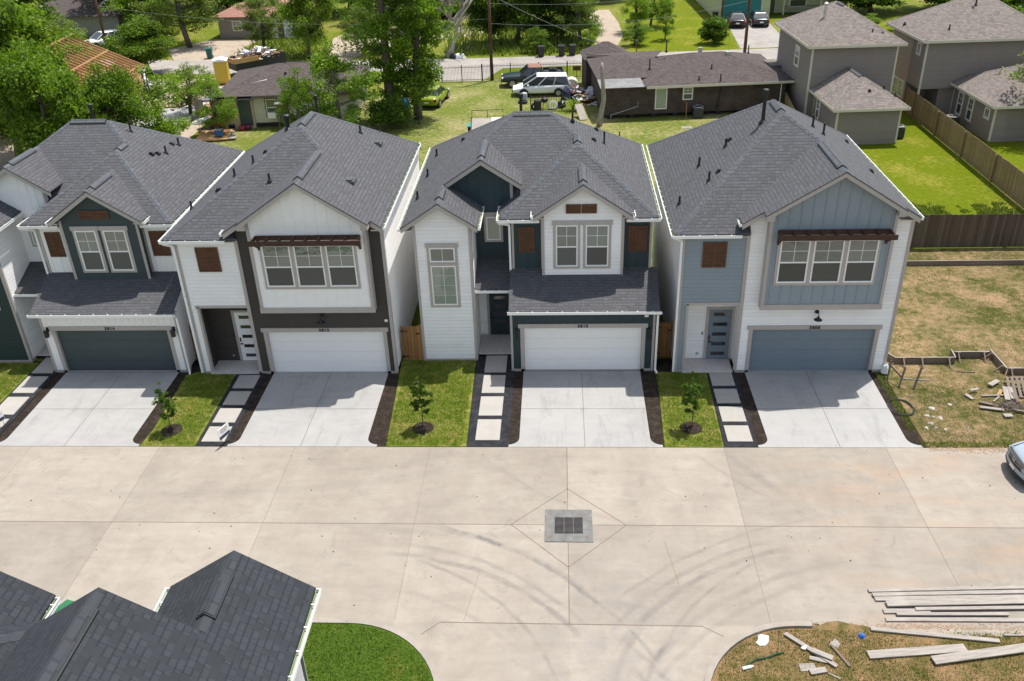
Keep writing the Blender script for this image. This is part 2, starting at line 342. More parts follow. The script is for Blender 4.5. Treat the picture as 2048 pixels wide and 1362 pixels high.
M['rim'] = paint('wheel_alloy', (.45, .45, .46), .35, .1, 3, 0, .7)
M['carglass'] = glass('car_glass', (.02, .025, .03), .03, 1.7)
M['poly'] = paint('white_plastic', (.78, .8, .82), .5, .08)
# ---------------------------------------------------------------- mesh builder
class MB:
    def __init__(s): s.v = []; s.f = []
    def add(s, vs, fs):
        o = len(s.v); s.v += [tuple(p) for p in vs]; s.f += [tuple(i+o for i in f) for f in fs]; return s
    def box(s, x0, x1, y0, y1, z0, z1):
        return s.add([(x0,y0,z0),(x1,y0,z0),(x1,y1,z0),(x0,y1,z0),(x0,y0,z1),(x1,y0,z1),(x1,y1,z1),(x0,y1,z1)],
              [(0,3,2,1),(4,5,6,7),(0,1,5,4),(1,2,6,5),(2,3,7,6),(3,0,4,7)])
    def fbox(s, F, a0, a1, z0, z1, d0, d1):
        "box in a wall frame: a along the wall, z up, d outwards"
        O, u, n = F; P = lambda a, z, d: (O[0]+u[0]*a+n[0]*d, O[1]+u[1]*a+n[1]*d, O[2]+z)
        return s.add([P(a0,z0,d1),P(a1,z0,d1),P(a1,z0,d0),P(a0,z0,d0),P(a0,z1,d1),P(a1,z1,d1),P(a1,z1,d0),P(a0,z1,d0)],
              [(0,3,2,1),(4,5,6,7),(0,1,5,4),(1,2,6,5),(2,3,7,6),(3,0,4,7)])
    def prism(s, pts, vec):
        n = len(pts); q = [tuple(a+b for a, b in zip(p, vec)) for p in pts]
        return s.add(list(pts)+q, [tuple(range(n)), tuple(reversed(range(n, 2*n)))]+[(i, i+n, (i+1)%n+n, (i+1)%n) for i in range(n)])
    def beam(s, p0, p1, wx, wz, upv=(0, 0, 1)):
        p0 = Vector(p0); p1 = Vector(p1); d = (p1-p0).normalized(); u = Vector(upv)
        if abs(d.dot(u)) > .97: u = Vector((1, 0, 0))
        a = d.cross(u).normalized(); b = a.cross(d)
        c = [p+a*(wx/2*i)+b*(wz/2*j) for p in (p0, p1) for i, j in ((-1,-1),(1,-1),(1,1),(-1,1))]
        return s.add(c, [(0,3,2,1),(4,5,6,7),(0,1,5,4),(1,2,6,5),(2,3,7,6),(3,0,4,7)])
    def tube(s, pts, rs, n=8, cap=True):
        if isinstance(rs, (int, float)): rs = [rs]*len(pts)
        pts = [Vector(p) for p in pts]; o = len(s.v)
        d0 = (pts[1]-pts[0]).normalized(); a = d0.orthogonal().normalized()
        for i, (p, r) in enumerate(zip(pts, rs)):
            d = (pts[min(i+1, len(pts)-1)]-pts[max(i-1, 0)]).normalized()
            a = (a-d*a.dot(d)).normalized(); b = d.cross(a)
            for k in range(n):
                t = 2*math.pi*k/n; s.v.append(tuple(p+(a*math.cos(t)+b*math.sin(t))*r))
        for i in range(len(pts)-1):
            for k in range(n):
                k2 = (k+1) % n; s.f.append((o+i*n+k, o+i*n+k2, o+(i+1)*n+k2, o+(i+1)*n+k))
        if cap:
            s.f.append(tuple(o+k for k in reversed(range(n)))); s.f.append(tuple(o+(len(pts)-1)*n+k for k in range(n)))
        return s
    def lathe(s, c, prof, n=16):
        o = len(s.v)
        for r, z in prof:
            for k in range(n):
                t = 2*math.pi*k/n; s.v.append((c[0]+r*math.cos(t), c[1]+r*math.sin(t), c[2]+z))
        for i in range(len(prof)-1):
            for k in range(n):
                k2 = (k+1) % n; s.f.append((o+i*n+k, o+i*n+k2, o+(i+1)*n+k2, o+(i+1)*n+k))
        s.f.append(tuple(o+k for k in reversed(range(n)))); s.f.append(tuple(o+(len(prof)-1)*n+k for k in range(n)))
        return s
    def sheet(s, pts, z):
        return s.add([(p[0], p[1], z) for p in pts], [tuple(range(len(pts)))])
    def build(s, name, mat, parent=None, uv=False, smooth=False, bevel=0, label=None):
        me = bpy.data.meshes.new(name); me.from_pydata(s.v, [], s.f); me.update()
        if uv:
            ul = me.uv_layers.new(name='UVMap').data
            for p in me.polygons:
                n = p.normal
                if abs(n.z) > .999: u = Vector((1, 0, 0)); vv = Vector((0, 1, 0))
                else:
                    u = Vector((-n.y, n.x, 0)).normalized(); vv = n.cross(u)
                for li in p.loop_indices:
                    co = me.vertices[me.loops[li].vertex_index].co
                    ul[li].uv = (co.dot(u), co.dot(vv))
        if smooth:
            for p in me.polygons: p.use_smooth = True
        me.materials.append(M[mat] if isinstance(mat, str) else mat)
        o = bpy.data.objects.new(name, me); COL.objects.link(o)
        if parent: o.parent = parent
        if bevel:
            md = o.modifiers.new('bevel', 'BEVEL'); md.width = bevel; md.segments = 1; md.limit_method = 'ANGLE'
        if label: o['label'] = label
        return o
class Multi:
    "records every piece as a mesh of its own"
    def __init__(s): s.m = []
    def box(s, *a): s.m.append(MB().box(*a)); return s
    def fbox(s, *a): s.m.append(MB().fbox(*a)); return s
    def prism(s, *a): s.m.append(MB().prism(*a)); return s
    def beam(s, *a): s.m.append(MB().beam(*a)); return s
    def new(s): s.m.append(MB()); return s.m[-1]
    def build(s, *a, **k): return [m.build(*a, **k) for m in s.m][-1]
def tag(o, label, cat, group=None):
    o['label'] = label; o['category'] = cat
    if group: o['group'] = group
    return o
def thing(name, loc, label, cat, rz=0, group=None):
    o = bpy.data.objects.new(name, None); COL.objects.link(o); o.location = loc; o.rotation_euler = (0, 0, rz)
    o.empty_display_size = .2
    return tag(o, label, cat, group)
def struct(o): o['kind'] = 'structure'; return o
def stuff(o): o['kind'] = 'stuff'; return o
def copy_tree(o, parent=None):
    c = o.copy(); COL.objects.link(c); c.parent = parent
    for ch in list(o.children): copy_tree(ch, c)
    return c

def wallgrid(mb, F, a0, a1, z0, z1, holes, d0=-.14, d1=0):
    xs = sorted({a0, a1, *[h[0] for h in holes], *[h[1] for h in holes]}); zs = sorted({z0, z1, *[h[2] for h in holes], *[h[3] for h in holes]})
    xs = [x for x in xs if a0 <= x <= a1]; zs = [z for z in zs if z0 <= z <= z1]
    for i in range(len(xs)-1):
        for j in range(len(zs)-1):
            cx_, cz_ = (xs[i]+xs[i+1])/2, (zs[j]+zs[j+1])/2
            if any(h[0] < cx_ < h[1] and h[2] < cz_ < h[3] for h in holes): continue
            mb.fbox(F, xs[i], xs[i+1], zs[j], zs[j+1], d0, d1)
def battens(mb, F, a0, a1, zb, zt, holes=(), step=.4, off=.2):
    "vertical battens; zb/zt numbers or functions of a"
    a = a0+off
    while a < a1-.03:
        b = zb(a) if callable(zb) else zb; t = zt(a) if callable(zt) else zt
        segs = [(b, t)]
        for h in holes:
            if h[0]-.02 < a < h[1]+.02:
                segs = [q for s0, s1 in segs for q in ((s0, min(s1, h[2])), (max(s0, h[3]), s1)) if q[1]-q[0] > .05]
        for s0, s1 in segs:
            if s1-s0 > .05: mb.fbox(F, a-.022, a+.022, s0, s1, 0, .022)
        a += step
def window(parent, F, a0, a1, z0, z1, sashes=True, muntin=True, pane='glass', low='screen', trim='trim', head=True, tw=.1, lite=None):
    "white framed window: a/z are the outside of the white frame"
    fr = MB(); t = .055
    for q in ((a0, a0+t, z0, z1), (a1-t, a1, z0, z1), (a0+t, a1-t, z0, z0+t), (a0+t, a1-t, z1-t, z1)): fr.fbox(F, *q, .0, .055)
    zm = (z0+z1)/2 - (z1-z0)*.02
    if sashes: fr.fbox(F, a0+t, a1-t, zm-.03, zm+.03, 0, .047)
    f = fr.build('window', 'whitetrim', parent)
    if sashes:
        up = MB().fbox(F, a0+t, a1-t, zm+.03, z1-t, 0, .022).build('upper_pane', pane, f)
        MB().fbox(F, a0+t, a1-t, z0+t, zm-.03, 0, .016).build('lower_pane', low, f)
        if muntin:
            m = MB(); am = (a0+a1)/2; zz = (zm+z1)/2
            m.fbox(F, am-.009, am+.009, zm+.03, z1-t, 0, .027); m.fbox(F, a0+t, am-.009, zz-.009, zz+.009, 0, .027); m.fbox(F, am+.009, a1-t, zz-.009, zz+.009, 0, .027)
            m.build('muntin', 'whitetrim', f)
    else:
        MB().fbox(F, a0+t, a1-t, z0+t, z1-t, 0, .022).build('pane', pane, f)
        if muntin:
            m = MB(); am = (a0+a1)/2; m.fbox(F, am-.009, am+.009, z0+t, z1-t, 0, .027)
            if z1-z0 > 1:
                for k in range(1, 4):
                    zz = z0+(z1-z0)*k/4
                    m.fbox(F, a0+t, am-.009, zz-.004, zz+.004, 0, .024); m.fbox(F, am+.009, a1-t, zz-.004, zz+.004, 0, .024)
            m.build('muntin', 'whitetrim', f)
    if trim:
        m = MB(); h = .19 if head else tw
        m.fbox(F, a0-tw, a0, z0, z1, 0, .035); m.fbox(F, a1, a1+tw, z0, z1, 0, .035); m.fbox(F, a0-tw, a1+tw, z0-tw, z0, 0, .035)
        m.fbox(F, a0-tw-(.05 if head else 0), a1+tw+(.05 if head else 0), z1, z1+h, 0, .05)
        m.build('window_trim', trim, f, bevel=.005)
    return f
def shutter(parent, F, a0, a1, z0, z1, name='shutter'):
    m = MB(); am = (a0+a1)/2; wide = (a1-a0) > (z1-z0)*1.5
    for b0, b1 in ((a0, am-.012), (am+.012, a1)):
        m.fbox(F, b0, b1, z0, z1, 0, .025)
        s = .05
        for q in ((b0, b0+s, z0, z1), (b1-s, b1, z0, z1), (b0+s, b1-s, z0, z0+s), (b0+s, b1-s, z1-s, z1)): m.fbox(F, *q, .025, .055)
        z = z0+s+.03
        while z < z1-s-.04:
            m.fbox(F, b0+s, b1-s, z, z+.035, .025, .045); z += .075
    return m.build(name, 'shutter', parent)
def garage_door(parent, F, a0, a1, z1, mat, z0=.03, d=-.1):
    m = MB(); n = 4; h = (z1-z0)/n
    for k in range(n):
        m.fbox(F, a0, a1, z0+k*h+.003, z0+(k+1)*h-.003, d-.05, d)
        npan = 8; pw = (a1-a0)/npan
        for j in range(npan):
            m.fbox(F, a0+j*pw+.09, a0+(j+1)*pw-.09, z0+k*h+.1, z0+(k+1)*h-.1, d, d+.002)
    return m.build('garage_door', mat, parent, bevel=.004)
def text(parent, s, F, a, z, h, mat='black', name='house_number', d=.055):
    cu = bpy.data.curves.new(name, 'FONT'); cu.body = s; cu.size = h*1.38; cu.align_x = 'CENTER'; cu.extrude = .008; cu.offset = .006; cu.space_character = 1.25
    t = bpy.data.objects.new('tmp', cu); COL.objects.link(t); dg = bpy.context.evaluated_depsgraph_get(); dg.update()
    me = bpy.data.meshes.new_from_object(t.evaluated_get(dg)); bpy.data.objects.remove(t)
    O, u, n = F; u = Vector(u); n = Vector(n)
    for v in me.vertices:
        x, y, zz = v.co; p = Vector(O)+u*(a+x)+n*(d+zz)+Vector((0, 0, z+y)); v.co = p
    me.materials.clear(); me.materials.append(M[mat]); me.name = name
    o = bpy.data.objects.new(name, me); COL.objects.link(o); o.parent = parent; return o
TH = .045
def slab(mb, pts, pl, th=TH):
    "roof slab: polygon in plan, plane z = a x + b y + c"
    a, b, c = pl; top = [(x, y, a*x+b*y+c) for x, y in pts]
    # make the top face counter-clockwise seen from above
    ar = sum(pts[i][0]*pts[(i+1) % len(pts)][1]-pts[(i+1) % len(pts)][0]*pts[i][1] for i in range(len(pts)))
    if ar < 0: top.reverse()
    n = len(top); bot = [(x, y, z-th) for x, y, z in top]
    mb.add(top+bot, [tuple(range(n)), tuple(reversed(range(n, 2*n)))]+[(i, i+n, (i+1) % n+n, (i+1) % n) for i in range(n)])
def cap(mb, p0, p1, zf, hw=.135, h=.012):
    "ridge or hip cap strip following the roof surface zf"
    if isinstance(mb, Multi): mb = mb.new()
    p0 = Vector(p0); p1 = Vector(p1); d = (p1-p0).normalized(); s = Vector((-d.y, d.x)).normalized()*hw; n = max(1, int((p1-p0).length/.5))
    rows = []
    for i in range(n+1):
        p = p0.lerp(p1, i/n); rows.append([((p+s).x, (p+s).y, zf(*(p+s))+h), (p.x, p.y, zf(*p)+h*1.2), ((p-s).x, (p-s).y, zf(*(p-s))+h)])
    for i in range(n):
        A, B = rows[i], rows[i+1]; top = A+B; bot = [(x, y, z-h-.03) for x, y, z in top]
        mb.add(top+bot, [(0,1,4,3),(1,2,5,4),(6,9,10,7),(7,10,11,8),(0,3,9,6),(2,8,11,5),(0,6,7,1),(1,7,8,2),(3,4,10,9),(4,5,11,10)])
def vent(parent, p0, p1, zf, cm='cap'):
    k = MB(); cap(k, p0, p1, zf, .185, .045); o = k.build('ridge_vent', 'black', parent)
    d = (Vector(p1)-Vector(p0)).normalized()*.035
    k = MB(); cap(k, Vector(p0)+d, Vector(p1)-d, zf, .155, .06); k.build('vent_cap', cm, o, uv=True)
def pipe(parent, x, y, z, h=.35, r=.045, hood=False):
    m = MB(); m.lathe((x, y, z-.1), [(r*2.2, 0), (r*2.0, .13), (r, .2), (r, .1+h)], 10)
    if hood: m.lathe((x, y, z-.1), [(r*1.6, .1+h-.16), (r*1.7, .1+h+.03), (r*1.2, .1+h+.06)], 12)
    return m.build('vent_pipe', 'black', parent, smooth=False)
def boxvent(parent, x, y, z, sx=.18, sy=.14, dark=True):
    m = MB(); m.box(x-sx, x+sx, y-sy, y+sy, z-.15, z+.05); m.box(x-sx*.6, x+sx*.6, y-sy*.9, y+sy*.2, z+.05, z+.12)
    return m.build('box_vent', 'black' if dark else 'cap', parent, bevel=.01)
def gutter(parent, p0, p1, out, z, w=.1):
    "open trough along p0-p1 (plan), out = outward unit normal, z = lip height"
    p0 = Vector(p0); p1 = Vector(p1); o = Vector(out); L = (p1-p0).length; u = (p1-p0)/L
    F = ((p0.x, p0.y, 0), (u.x, u.y, 0), (o.x, o.y, 0))
    g = MB(); g.fbox(F, 0, L, z-.12, z, w-.015, w); g.fbox(F, 0, .012, z-.11, z-.012, 0, w-.016); g.fbox(F, L-.012, L, z-.11, z-.012, 0, w-.016)
    g.fbox(F, -.0, L, z-.025, z+.004, w, w+.01)
    a = .4
    while a < L-.2: g.fbox(F, a, a+.025, z-.02, z-.008, 0, w-.016); a += .6
    gb = g.build('gutter', 'gutter', parent)
    MB().fbox(F, .013, L-.013, z-.122, z-.105, .002, w-.016).fbox(F, .013, L-.013, z-.105, z-.04, .002, .012).build('gutter_trough', 'gutin', gb)
    return gb
def downspout(parent, pts, r=.042):
    m = MB()
    for a, b in zip(pts[:-1], pts[1:]): m.beam(a, b, r*1.7, r*2)
    return m.build('downspout', 'gutter', parent)
def lantern(parent, F, a, z):
    m = MB(); m.fbox(F, a-.06, a+.06, z+.02, z+.24, 0, .03); m.fbox(F, a-.03, a+.03, z+.1, z+.16, .03, .1)
    m.fbox(F, a-.075, a+.075, z-.16, z+.12, .1, .24); m.fbox(F, a-.09, a+.09, z+.12, z+.14, .085, .255)
    return m.build('wall_lantern', 'black', parent, bevel=.006)
def barnlamp(parent, F, a, z):
    m = MB(); O, u, n = F
    P = lambda d, zz: (O[0]+u[0]*a+n[0]*d, O[1]+u[1]*a+n[1]*d, O[2]+z+zz)
    m.tube([P(0, .12), P(.035, .12)], .085, 14); m.tube([P(.03, .12), P(.16, .22), P(.26, .2), P(.3, .08), P(.3, 0)], .016, 8)
    q = P(.3, -.1); m.lathe(q, [(.17, 0), (.165, .012), (.08, .07), (.04, .13), (.03, .16)], 18)
    return m.build('barn_lamp', 'black', parent, smooth=False)
def entry_door(parent, F, a0, a1, z0, z1, mat, trim='trim', hinge=1):
    d = MB().fbox(F, a0, a1, z0, z1, 0, .045).build('entry_door', mat, parent, bevel=.005)
    w_ = a1-a0; h = z1-z0
    for k in range(5):
        zc = z1-.2-k*(h-.38)/4.25
        MB().fbox(F, a0+w_*.2, a1-w_*.17, zc-.1, zc+.06, .045, .052).build('door_pane', 'frost', d)
        # slim moulding round each lite
        mm = MB()
        for q in ((a0+w_*.2-.02, a0+w_*.2, zc-.12, zc+.08), (a1-w_*.17, a1-w_*.17+.02, zc-.12, zc+.08), (a0+w_*.2, a1-w_*.17, zc-.12, zc-.1), (a0+w_*.2, a1-w_*.17, zc+.06, zc+.08)): mm.fbox(F, *q, .045, .058)
        mm.build('door_moulding', mat, d)
    MB().fbox(F, a0+.05, a0+.1, z0+.95, z0+1.15, .045, .07).fbox(F, a0+.04, a0+.17, z0+.84, z0+.87, .045, .11).build('door_handle', 'black', d)
    t = MB(); t.fbox(F, a0-.11, a0-.005, z0, z1+.1, 0, .06); t.fbox(F, a1+.005, a1+.11, z0, z1+.1, 0, .06); t.fbox(F, a0-.005, a1+.005, z1+.005, z1+.1, 0, .055)
    t.build('door_trim', trim, parent)
def rake(parent, pts, y, mat='trim', th=.22, dep=.04):
    "bargeboard under a gable edge: pts top-edge polyline (x,z) at plane y"
    m = MB()
    for (xa, za), (xb, zb) in zip(pts[:-1], pts[1:]):
        m.prism([(xa, y, za), (xb, y, zb), (xb, y, zb-th), (xa, y, za-th)], (0, dep, 0))
    return m.build('bargeboard', mat, parent)
FF = lambda y: ((0, y, 0), (1, 0, 0), (0, -1, 0))       # front facing wall frame at depth y
FL = lambda x: ((x, 0, 0), (0, -1, 0), (-1, 0, 0))       # wall facing -x : a = -y
FR_ = lambda x: ((x, 0, 0), (0, 1, 0), (1, 0, 0))        # wall facing +x : a = y

# ---------------------------------------------------------------- house with the tower (type A)
def house_a(loc, rz, label, pal, num, group='new two storey houses facing the concrete street', roofmat='shing', pipes=(), boxes=(), lanterns='big'):
    h = thing('two_storey_house', loc, label, 'house', rz, group); cm = 'cap' if roofmat == 'shing' else 'cap2'
    s, ze = .66, 6.35
    pl_L = (s, 0, ze+s*7.27); pl_R = (-s, 0, ze+s*3.05); pl_F = (0, s, ze-s*2.35); pl_B = (0, -s, ze+s*10.95)
    pl_WL = (s, 0, ze+s*3.38); pl_WF = (0, s, ze-s*1.35); pl_TR = (-s, 0, ze-s*4.17)   # tower right slope
    zg = 8.43; pl_GR = (-s, 0, zg-s*4.12)                                              # recess gable right slope
    dz = 7.9; pl_DL = (.667, 0, dz); pl_DR = (-.667, 0, dz)
    r = MB()
    slab(r, [(-7.27,.5),(-5.72,.5),(-5.72,2.6),(-4.12,2.6),(-4.12,5.5),(-2.97,6.65),(-7.27,10.95)], pl_L)
    slab(r, [(3.05,1.35),(3.05,10.95),(-1.25,6.65),(-.165,5.565),(-.165,4.565)], pl_R)
    slab(r, [(-7.27,10.95),(3.05,10.95),(-1.25,6.65),(-2.97,6.65)], pl_B)
    slab(r, [(-2.87,2.95),(-2.78,2.95),(-.165,5.565),(-1.25,6.65),(-2.97,6.65),(-4.12,5.5),(-2.87,4.25)], pl_F)
    slab(r, [(-3.38,1.35),(-.165,4.565),(-.165,5.565),(-2.78,2.95),(-3.38,2.95)], pl_WL)
    slab(r, [(-3.38,1.35),(3.05,1.35),(-.165,4.565)], pl_WF)
    slab(r, [(-5.72,.5),(-4.17,.5),(-4.17,2.94),(-5.72,2.94)], pl_TR)
    slab(r, [(-4.12,2.6),(-2.45,2.6),(-2.45,3.83),(-4.12,5.5)], pl_GR)
    slab(r, [(0,1.0),(-1.98,1.0),(-1.98,1.7),(0,3.7)], pl_DL); slab(r, [(0,1.0),(1.98,1.0),(1.98,1.7),(0,3.7)], pl_DR)
    sg = (4.04-3.12)/2.15
    slab(r, [(-3.0,-.5),(3.07,-.5),(3.07,1.66),(-3.0,1.66)], (0, sg, 3.12+sg*.5), .1)         # garage skirt roof
    slab(r, [(-4.5,1.2),(-2.98,1.2),(-2.98,2.95),(-4.5,2.95)], (0, .39, 3.28-.39*1.2), .1)     # porch roof
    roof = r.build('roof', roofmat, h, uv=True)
    zmain = lambda x, y: min(a*x+b*y+c for a, b, c in (pl_L, pl_R, pl_F, pl_B))
    zwing = lambda x, y: min(a*x+b*y+c for a, b, c in (pl_WL, pl_R, pl_WF))
    zt = lambda x, y: min(pl_L[0]*x+pl_L[2], pl_TR[0]*x+pl_TR[2]); zgb = lambda x, y: min(pl_L[0]*x+pl_L[2], pl_GR[0]*x+pl_GR[2])
    zd = lambda x, y: dz-.667*abs(x)
    c = Multi(); cap(c, (-7.1,10.78), (-2.97,6.65), zmain); cap(c, (2.9,10.8), (-1.25,6.65), zmain); cap(c, (-4.12,5.5), (-2.97,6.65), zmain)
    cap(c, (-2.97,6.65), (-1.25,6.65), zmain); cap(c, (-.165,5.565), (-1.25,6.65), lambda x, y: max(zmain(x, y), min(zmain(x,y)+.0, 99)))
    cap(c, (-3.3,1.43), (-.165,4.565), zwing); cap(c, (2.97,1.43), (-.165,4.565), zwing); cap(c, (-.165,4.565), (-.165,5.5), zwing)
    cap(c, (-5.72,.52), (-5.72,2.6), zt); cap(c, (-4.12,2.62), (-4.12,5.4), zgb); cap(c, (0,1.02), (0,3.55), zd)
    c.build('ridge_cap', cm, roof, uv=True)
    vent(roof, (-2.95,6.65), (-1.3,6.65), zmain, cm); vent(roof, (-5.72,1.15), (-5.72,2.25), zt, cm); vent(roof, (-4.12,3.05), (-4.12,5.0), zgb, cm)
    vent(roof, (0,1.45), (0,3.1), zd, cm); vent(roof, (-.165,4.7), (-.165,5.45), zwing, cm)
    for p in pipes: pipe(roof, *p)
    for p in boxes: boxvent(roof, *p)
    # walls -------------------------------------------------
    w_ = MB(); gh = [(-2.44, 2.44, 0, 2.09)]
    wallgrid(w_, FF(0), -2.97, 2.95, .13, 2.98, gh)
    battens(w_, FF(0), -2.97, 2.95, 2.24, 2.98, step=.3, off=.25); 
    w_.fbox(FR_(2.95), .14, 10.4, .13, 2.98, -.1, 0); w_.build('garage_wall', pal['gar'], h)
    zs_ = lambda y: 3.12+sg*(y+.5)-.115
    MB().prism([(2.85, 0, 2.98), (2.85, 1.64, 2.98), (2.85, 1.64, zs_(1.64)), (2.85, 0, zs_(0))], (.1, 0, 0)).build('skirt_side_wall', pal['side'], h); MB().prism([(-2.97, 0, 2.98), (-2.97, 1.64, 2.98), (-2.97, 1.64, zs_(1.64)), (-2.97, 0, zs_(0))], (.1, 0, 0)).build('skirt_side_wall', pal['side'], h)
    MB().fbox(FL(-2.97), -2.95, -.14, .13, 3.3, -.1, 0).build('porch_side_wall', pal.get('pside', 'white_lap'), h)
    fd = MB().box(-2.99, -2.43, -.03, .3, 0, .129).box(2.43, 2.97, -.03, .3, 0, .129).box(-6.84, -4.48, .83, 1.2, 0, .129).box(-6.82, 2.93, 1.2, 10.4, 0, .125); fd.build('foundation', 'found', h)
    m = MB(); wallgrid(m, FF(1.65), -2.89, 2.82, 4.0, 6.24, [(-1.6, 1.6, 4.0, 6.2)], -.1, 0)
    battens(m, FF(1.65), -2.89, -1.68, 4.04, 6.2, step=.4, off=.22); battens(m, FF(1.65), 1.68, 2.82, 4.04, 6.2, step=.4, off=.2)
    m.build('upper_wing_wall', pal['wing'], h)
    m = MB(); m.fbox(FR_(2.82), 1.76, 10.4, 2.98, 6.24, -.1, 0); m.fbox(FL(-6.82), -10.4, -.99, .13, 6.24, -.1, 0); m.fbox(((0, 10.4, 0), (1,0,0), (0,1,0)), -6.82, 2.82, .13, 6.24, -.1, 0)
    m.fbox(FL(-2.89), -2.95, -1.66, 3.0, 6.24, -.1, 0)
    m.build('side_wall', pal['side'], h)
    # dormer box
    zdr = lambda a: dz-.667*abs(a)-TH-.02
    m = MB(); m.prism([(-1.6,1.3,3.84),(1.6,1.3,3.84),(1.6,1.3,zdr(1.6)),(0,1.3,zdr(0)),(-1.6,1.3,zdr(1.6))], (0, .5, 0)); m.build('dormer_wall', pal['dorm'], h)
    F = FF(1.3); 
    for a in (-1.6, 1.6):
        t = Multi(); t.fbox(F, a-.06 if a < 0 else a-.05, a+.05 if a < 0 else a+.06, 3.84, 6.55, 0, .03); t.build('corner_trim', 'trim', h)
    MB().fbox(F, -1.7, 1.7, 3.80, 3.86, 0, .07).build('flashing', 'whitetrim', h)
    rake(h, [(-1.97, dz-.667*1.97-.02), (0, dz-.02), (1.97, dz-.667*1.97-.02)], 1.02); 
    Multi().box(-1.98, -1.6, 1.06, 1.3, 6.44, 6.5).box(1.6, 1.98, 1.06, 1.3, 6.44, 6.5).build('soffit', 'trim', h)
    shutter(h, F, -.68, .55, 6.6, 6.98, 'gable_louvre')
    window(h, F, -1.09, -.2, 4.28, 6.1); window(h, F, .12, 1.05, 4.28, 6.1)
    shutter(h, FF(1.65), -2.62, -1.96, 4.78, 5.9); shutter(h, FF(1.65), 1.86, 2.62, 4.78, 5.9)
    # tower
    zta = lambda a: min(ze+s*(a+7.27), ze+s*(-4.17-a))-TH-.02
    m = MB(); m.prism([(-6.82,.85,.13),(-4.5,.85,.13),(-4.5,.85,zta(-4.5)),(-5.72,.85,zta(-5.72)),(-6.82,.85,zta(-6.82))], (0, .14, 0)); m.build('tower_front_wall', pal['towf'], h)
    m = MB(); m.fbox(FR_(-4.5), .99, 2.95, .13, 6.4, -.1, 0); m.build('tower_side_wall', pal['tows'], h)
    F = FF(.85); t = Multi()
    for a in (-6.82, -4.5): t.fbox(F, a-.01 if a < -5 else a-.09, a+.09 if a < -5 else a+.012, .13, 6.3, 0, .03)
    t.fbox(FR_(-4.5), .84, .95, .13, 6.3, 0, .03); t.build('corner_trim', 'trim', h)
    rake(h, [(-7.25, zt(-7.25, 0)-.02), (-5.72, zt(-5.72, 0)-.02), (-4.19, zt(-4.19, 0)-.02)], .52)
    window(h, F, -6.22, -5.18, 4.74, 5.37, sashes=False, tw=.11); window(h, F, -6.22, -5.18, 2.76, 4.57, sashes=False, head=False, tw=.11, pane='blind')
    # recess wall, gable above it, porch
    zga = lambda a: min(pl_L[0]*a+pl_L[2], pl_GR[0]*a+pl_GR[2])-TH-.02
    m = MB(); m.prism([(-5.7,2.95,6.6),(-4.5,2.95,6.0),(-4.5,2.95,3.9),(-2.87,2.95,3.9),(-2.87,2.95,zga(-2.87)),(-4.12,2.95,zga(-4.12)),(-5.7,2.95,zga(-5.7))], (0, .12, 0))
    battens(m, FF(2.95), -4.5, -2.9, 4.0, lambda a: min(zga(a), 8.2), [(-4.2, -3.25, 4.6, 6.1)], .33, .2)
    battens(m, FF(2.95), -5.6, -4.5, lambda a: zt(a, 0)+.02, zga, (), .33, .2)
    m.build('recess_wall', pal['rec'], h)
    MB().fbox(FR_(-2.87), 3.08, 4.3, 6.4, 7.55, -.1, 0).build('gable_side_wall', 'black', h)
    rake(h, [(-5.7, zgb(-5.7, 0)-.02), (-4.12, zgb(-4.12, 0)-.02), (-2.46, zgb(-2.46, 0)-.02)], 2.62)
    MB().fbox(FF(2.95), -2.98, -2.86, 6.5, 7.3, 0, .035).build('corner_trim', 'trim', h)
    window(h, FF(2.95), -4.03, -3.43, 4.79, 5.84, sashes=False, muntin=False, pane='blind', tw=.1)
    MB().fbox(FF(2.95), -4.5, -2.97, .13, 3.9, -.1, 0).build('porch_wall', pal.get('pwall', 'white_lap'), h)
    entry_door(h, FF(2.95), -4.06, -3.2, .16, 2.25, pal['door'])
    MB().box(-4.49, -2.985, 1.2, 2.94, 0, .15).build('porch_slab', 'porch', h, bevel=.01)
    # garage
    garage_door(h, FF(0), -2.42, 2.42, 2.07, pal['gdoor'])
    F = FF(0); t = MB(); t.fbox(F, -2.58, -2.425, .0, 2.1, -.13, .03); t.fbox(F, 2.425, 2.58, .0, 2.1, -.13, .03); t.fbox(F, -2.66, 2.66, 2.1, 2.29, -.1, .045); t.fbox(F, -2.44, 2.44, 0, .03, -.2, -.02)
    t.build('garage_trim', 'trim', h, bevel=.004)
    if num: text(h, num, F, 0, 2.135, .13)
    t = Multi(); t.fbox(F, -2.98, -2.89, .13, 2.96, 0, .03); t.fbox(F, 2.86, 2.96, .13, 2.96, 0, .03); t.fbox(FF(1.65), -2.9, -2.81, 4.0, 6.2, 0, .035); t.fbox(FF(1.65), 2.73, 2.83, 4.0, 6.2, 0, .035)
    t.fbox(FF(1.65), -1.7, -1.605, 4.0, 6.2, 0, .03); t.fbox(FF(1.65), 1.605, 1.7, 4.0, 6.2, 0, .03); t.build('corner_trim', 'trim', h)
    if lanterns == 'big': lantern(h, F, -2.74, 2.02); lantern(h, F, 2.74, 2.02)
    else:
        for a in (-2.72, 2.72): MB().fbox(F, a-.04, a+.04, 1.55, 2.0, 0, .07).fbox(F, a-.06, a+.06, 2.0, 2.08, 0, .1).build('wall_lantern', 'black', h, bevel=.006)
    # gutters
    gutter(h, (-3.05, -.5), (3.1, -.5), (0, -1), 3.13); gutter(h, (-4.48, 1.2), (-3.0, 1.2), (0, -1), 3.27)
    gutter(h, (-3.42, 1.35), (-1.75, 1.35), (0, -1), 6.33); gutter(h, (1.75, 1.35), (3.09, 1.35), (0, -1), 6.33)
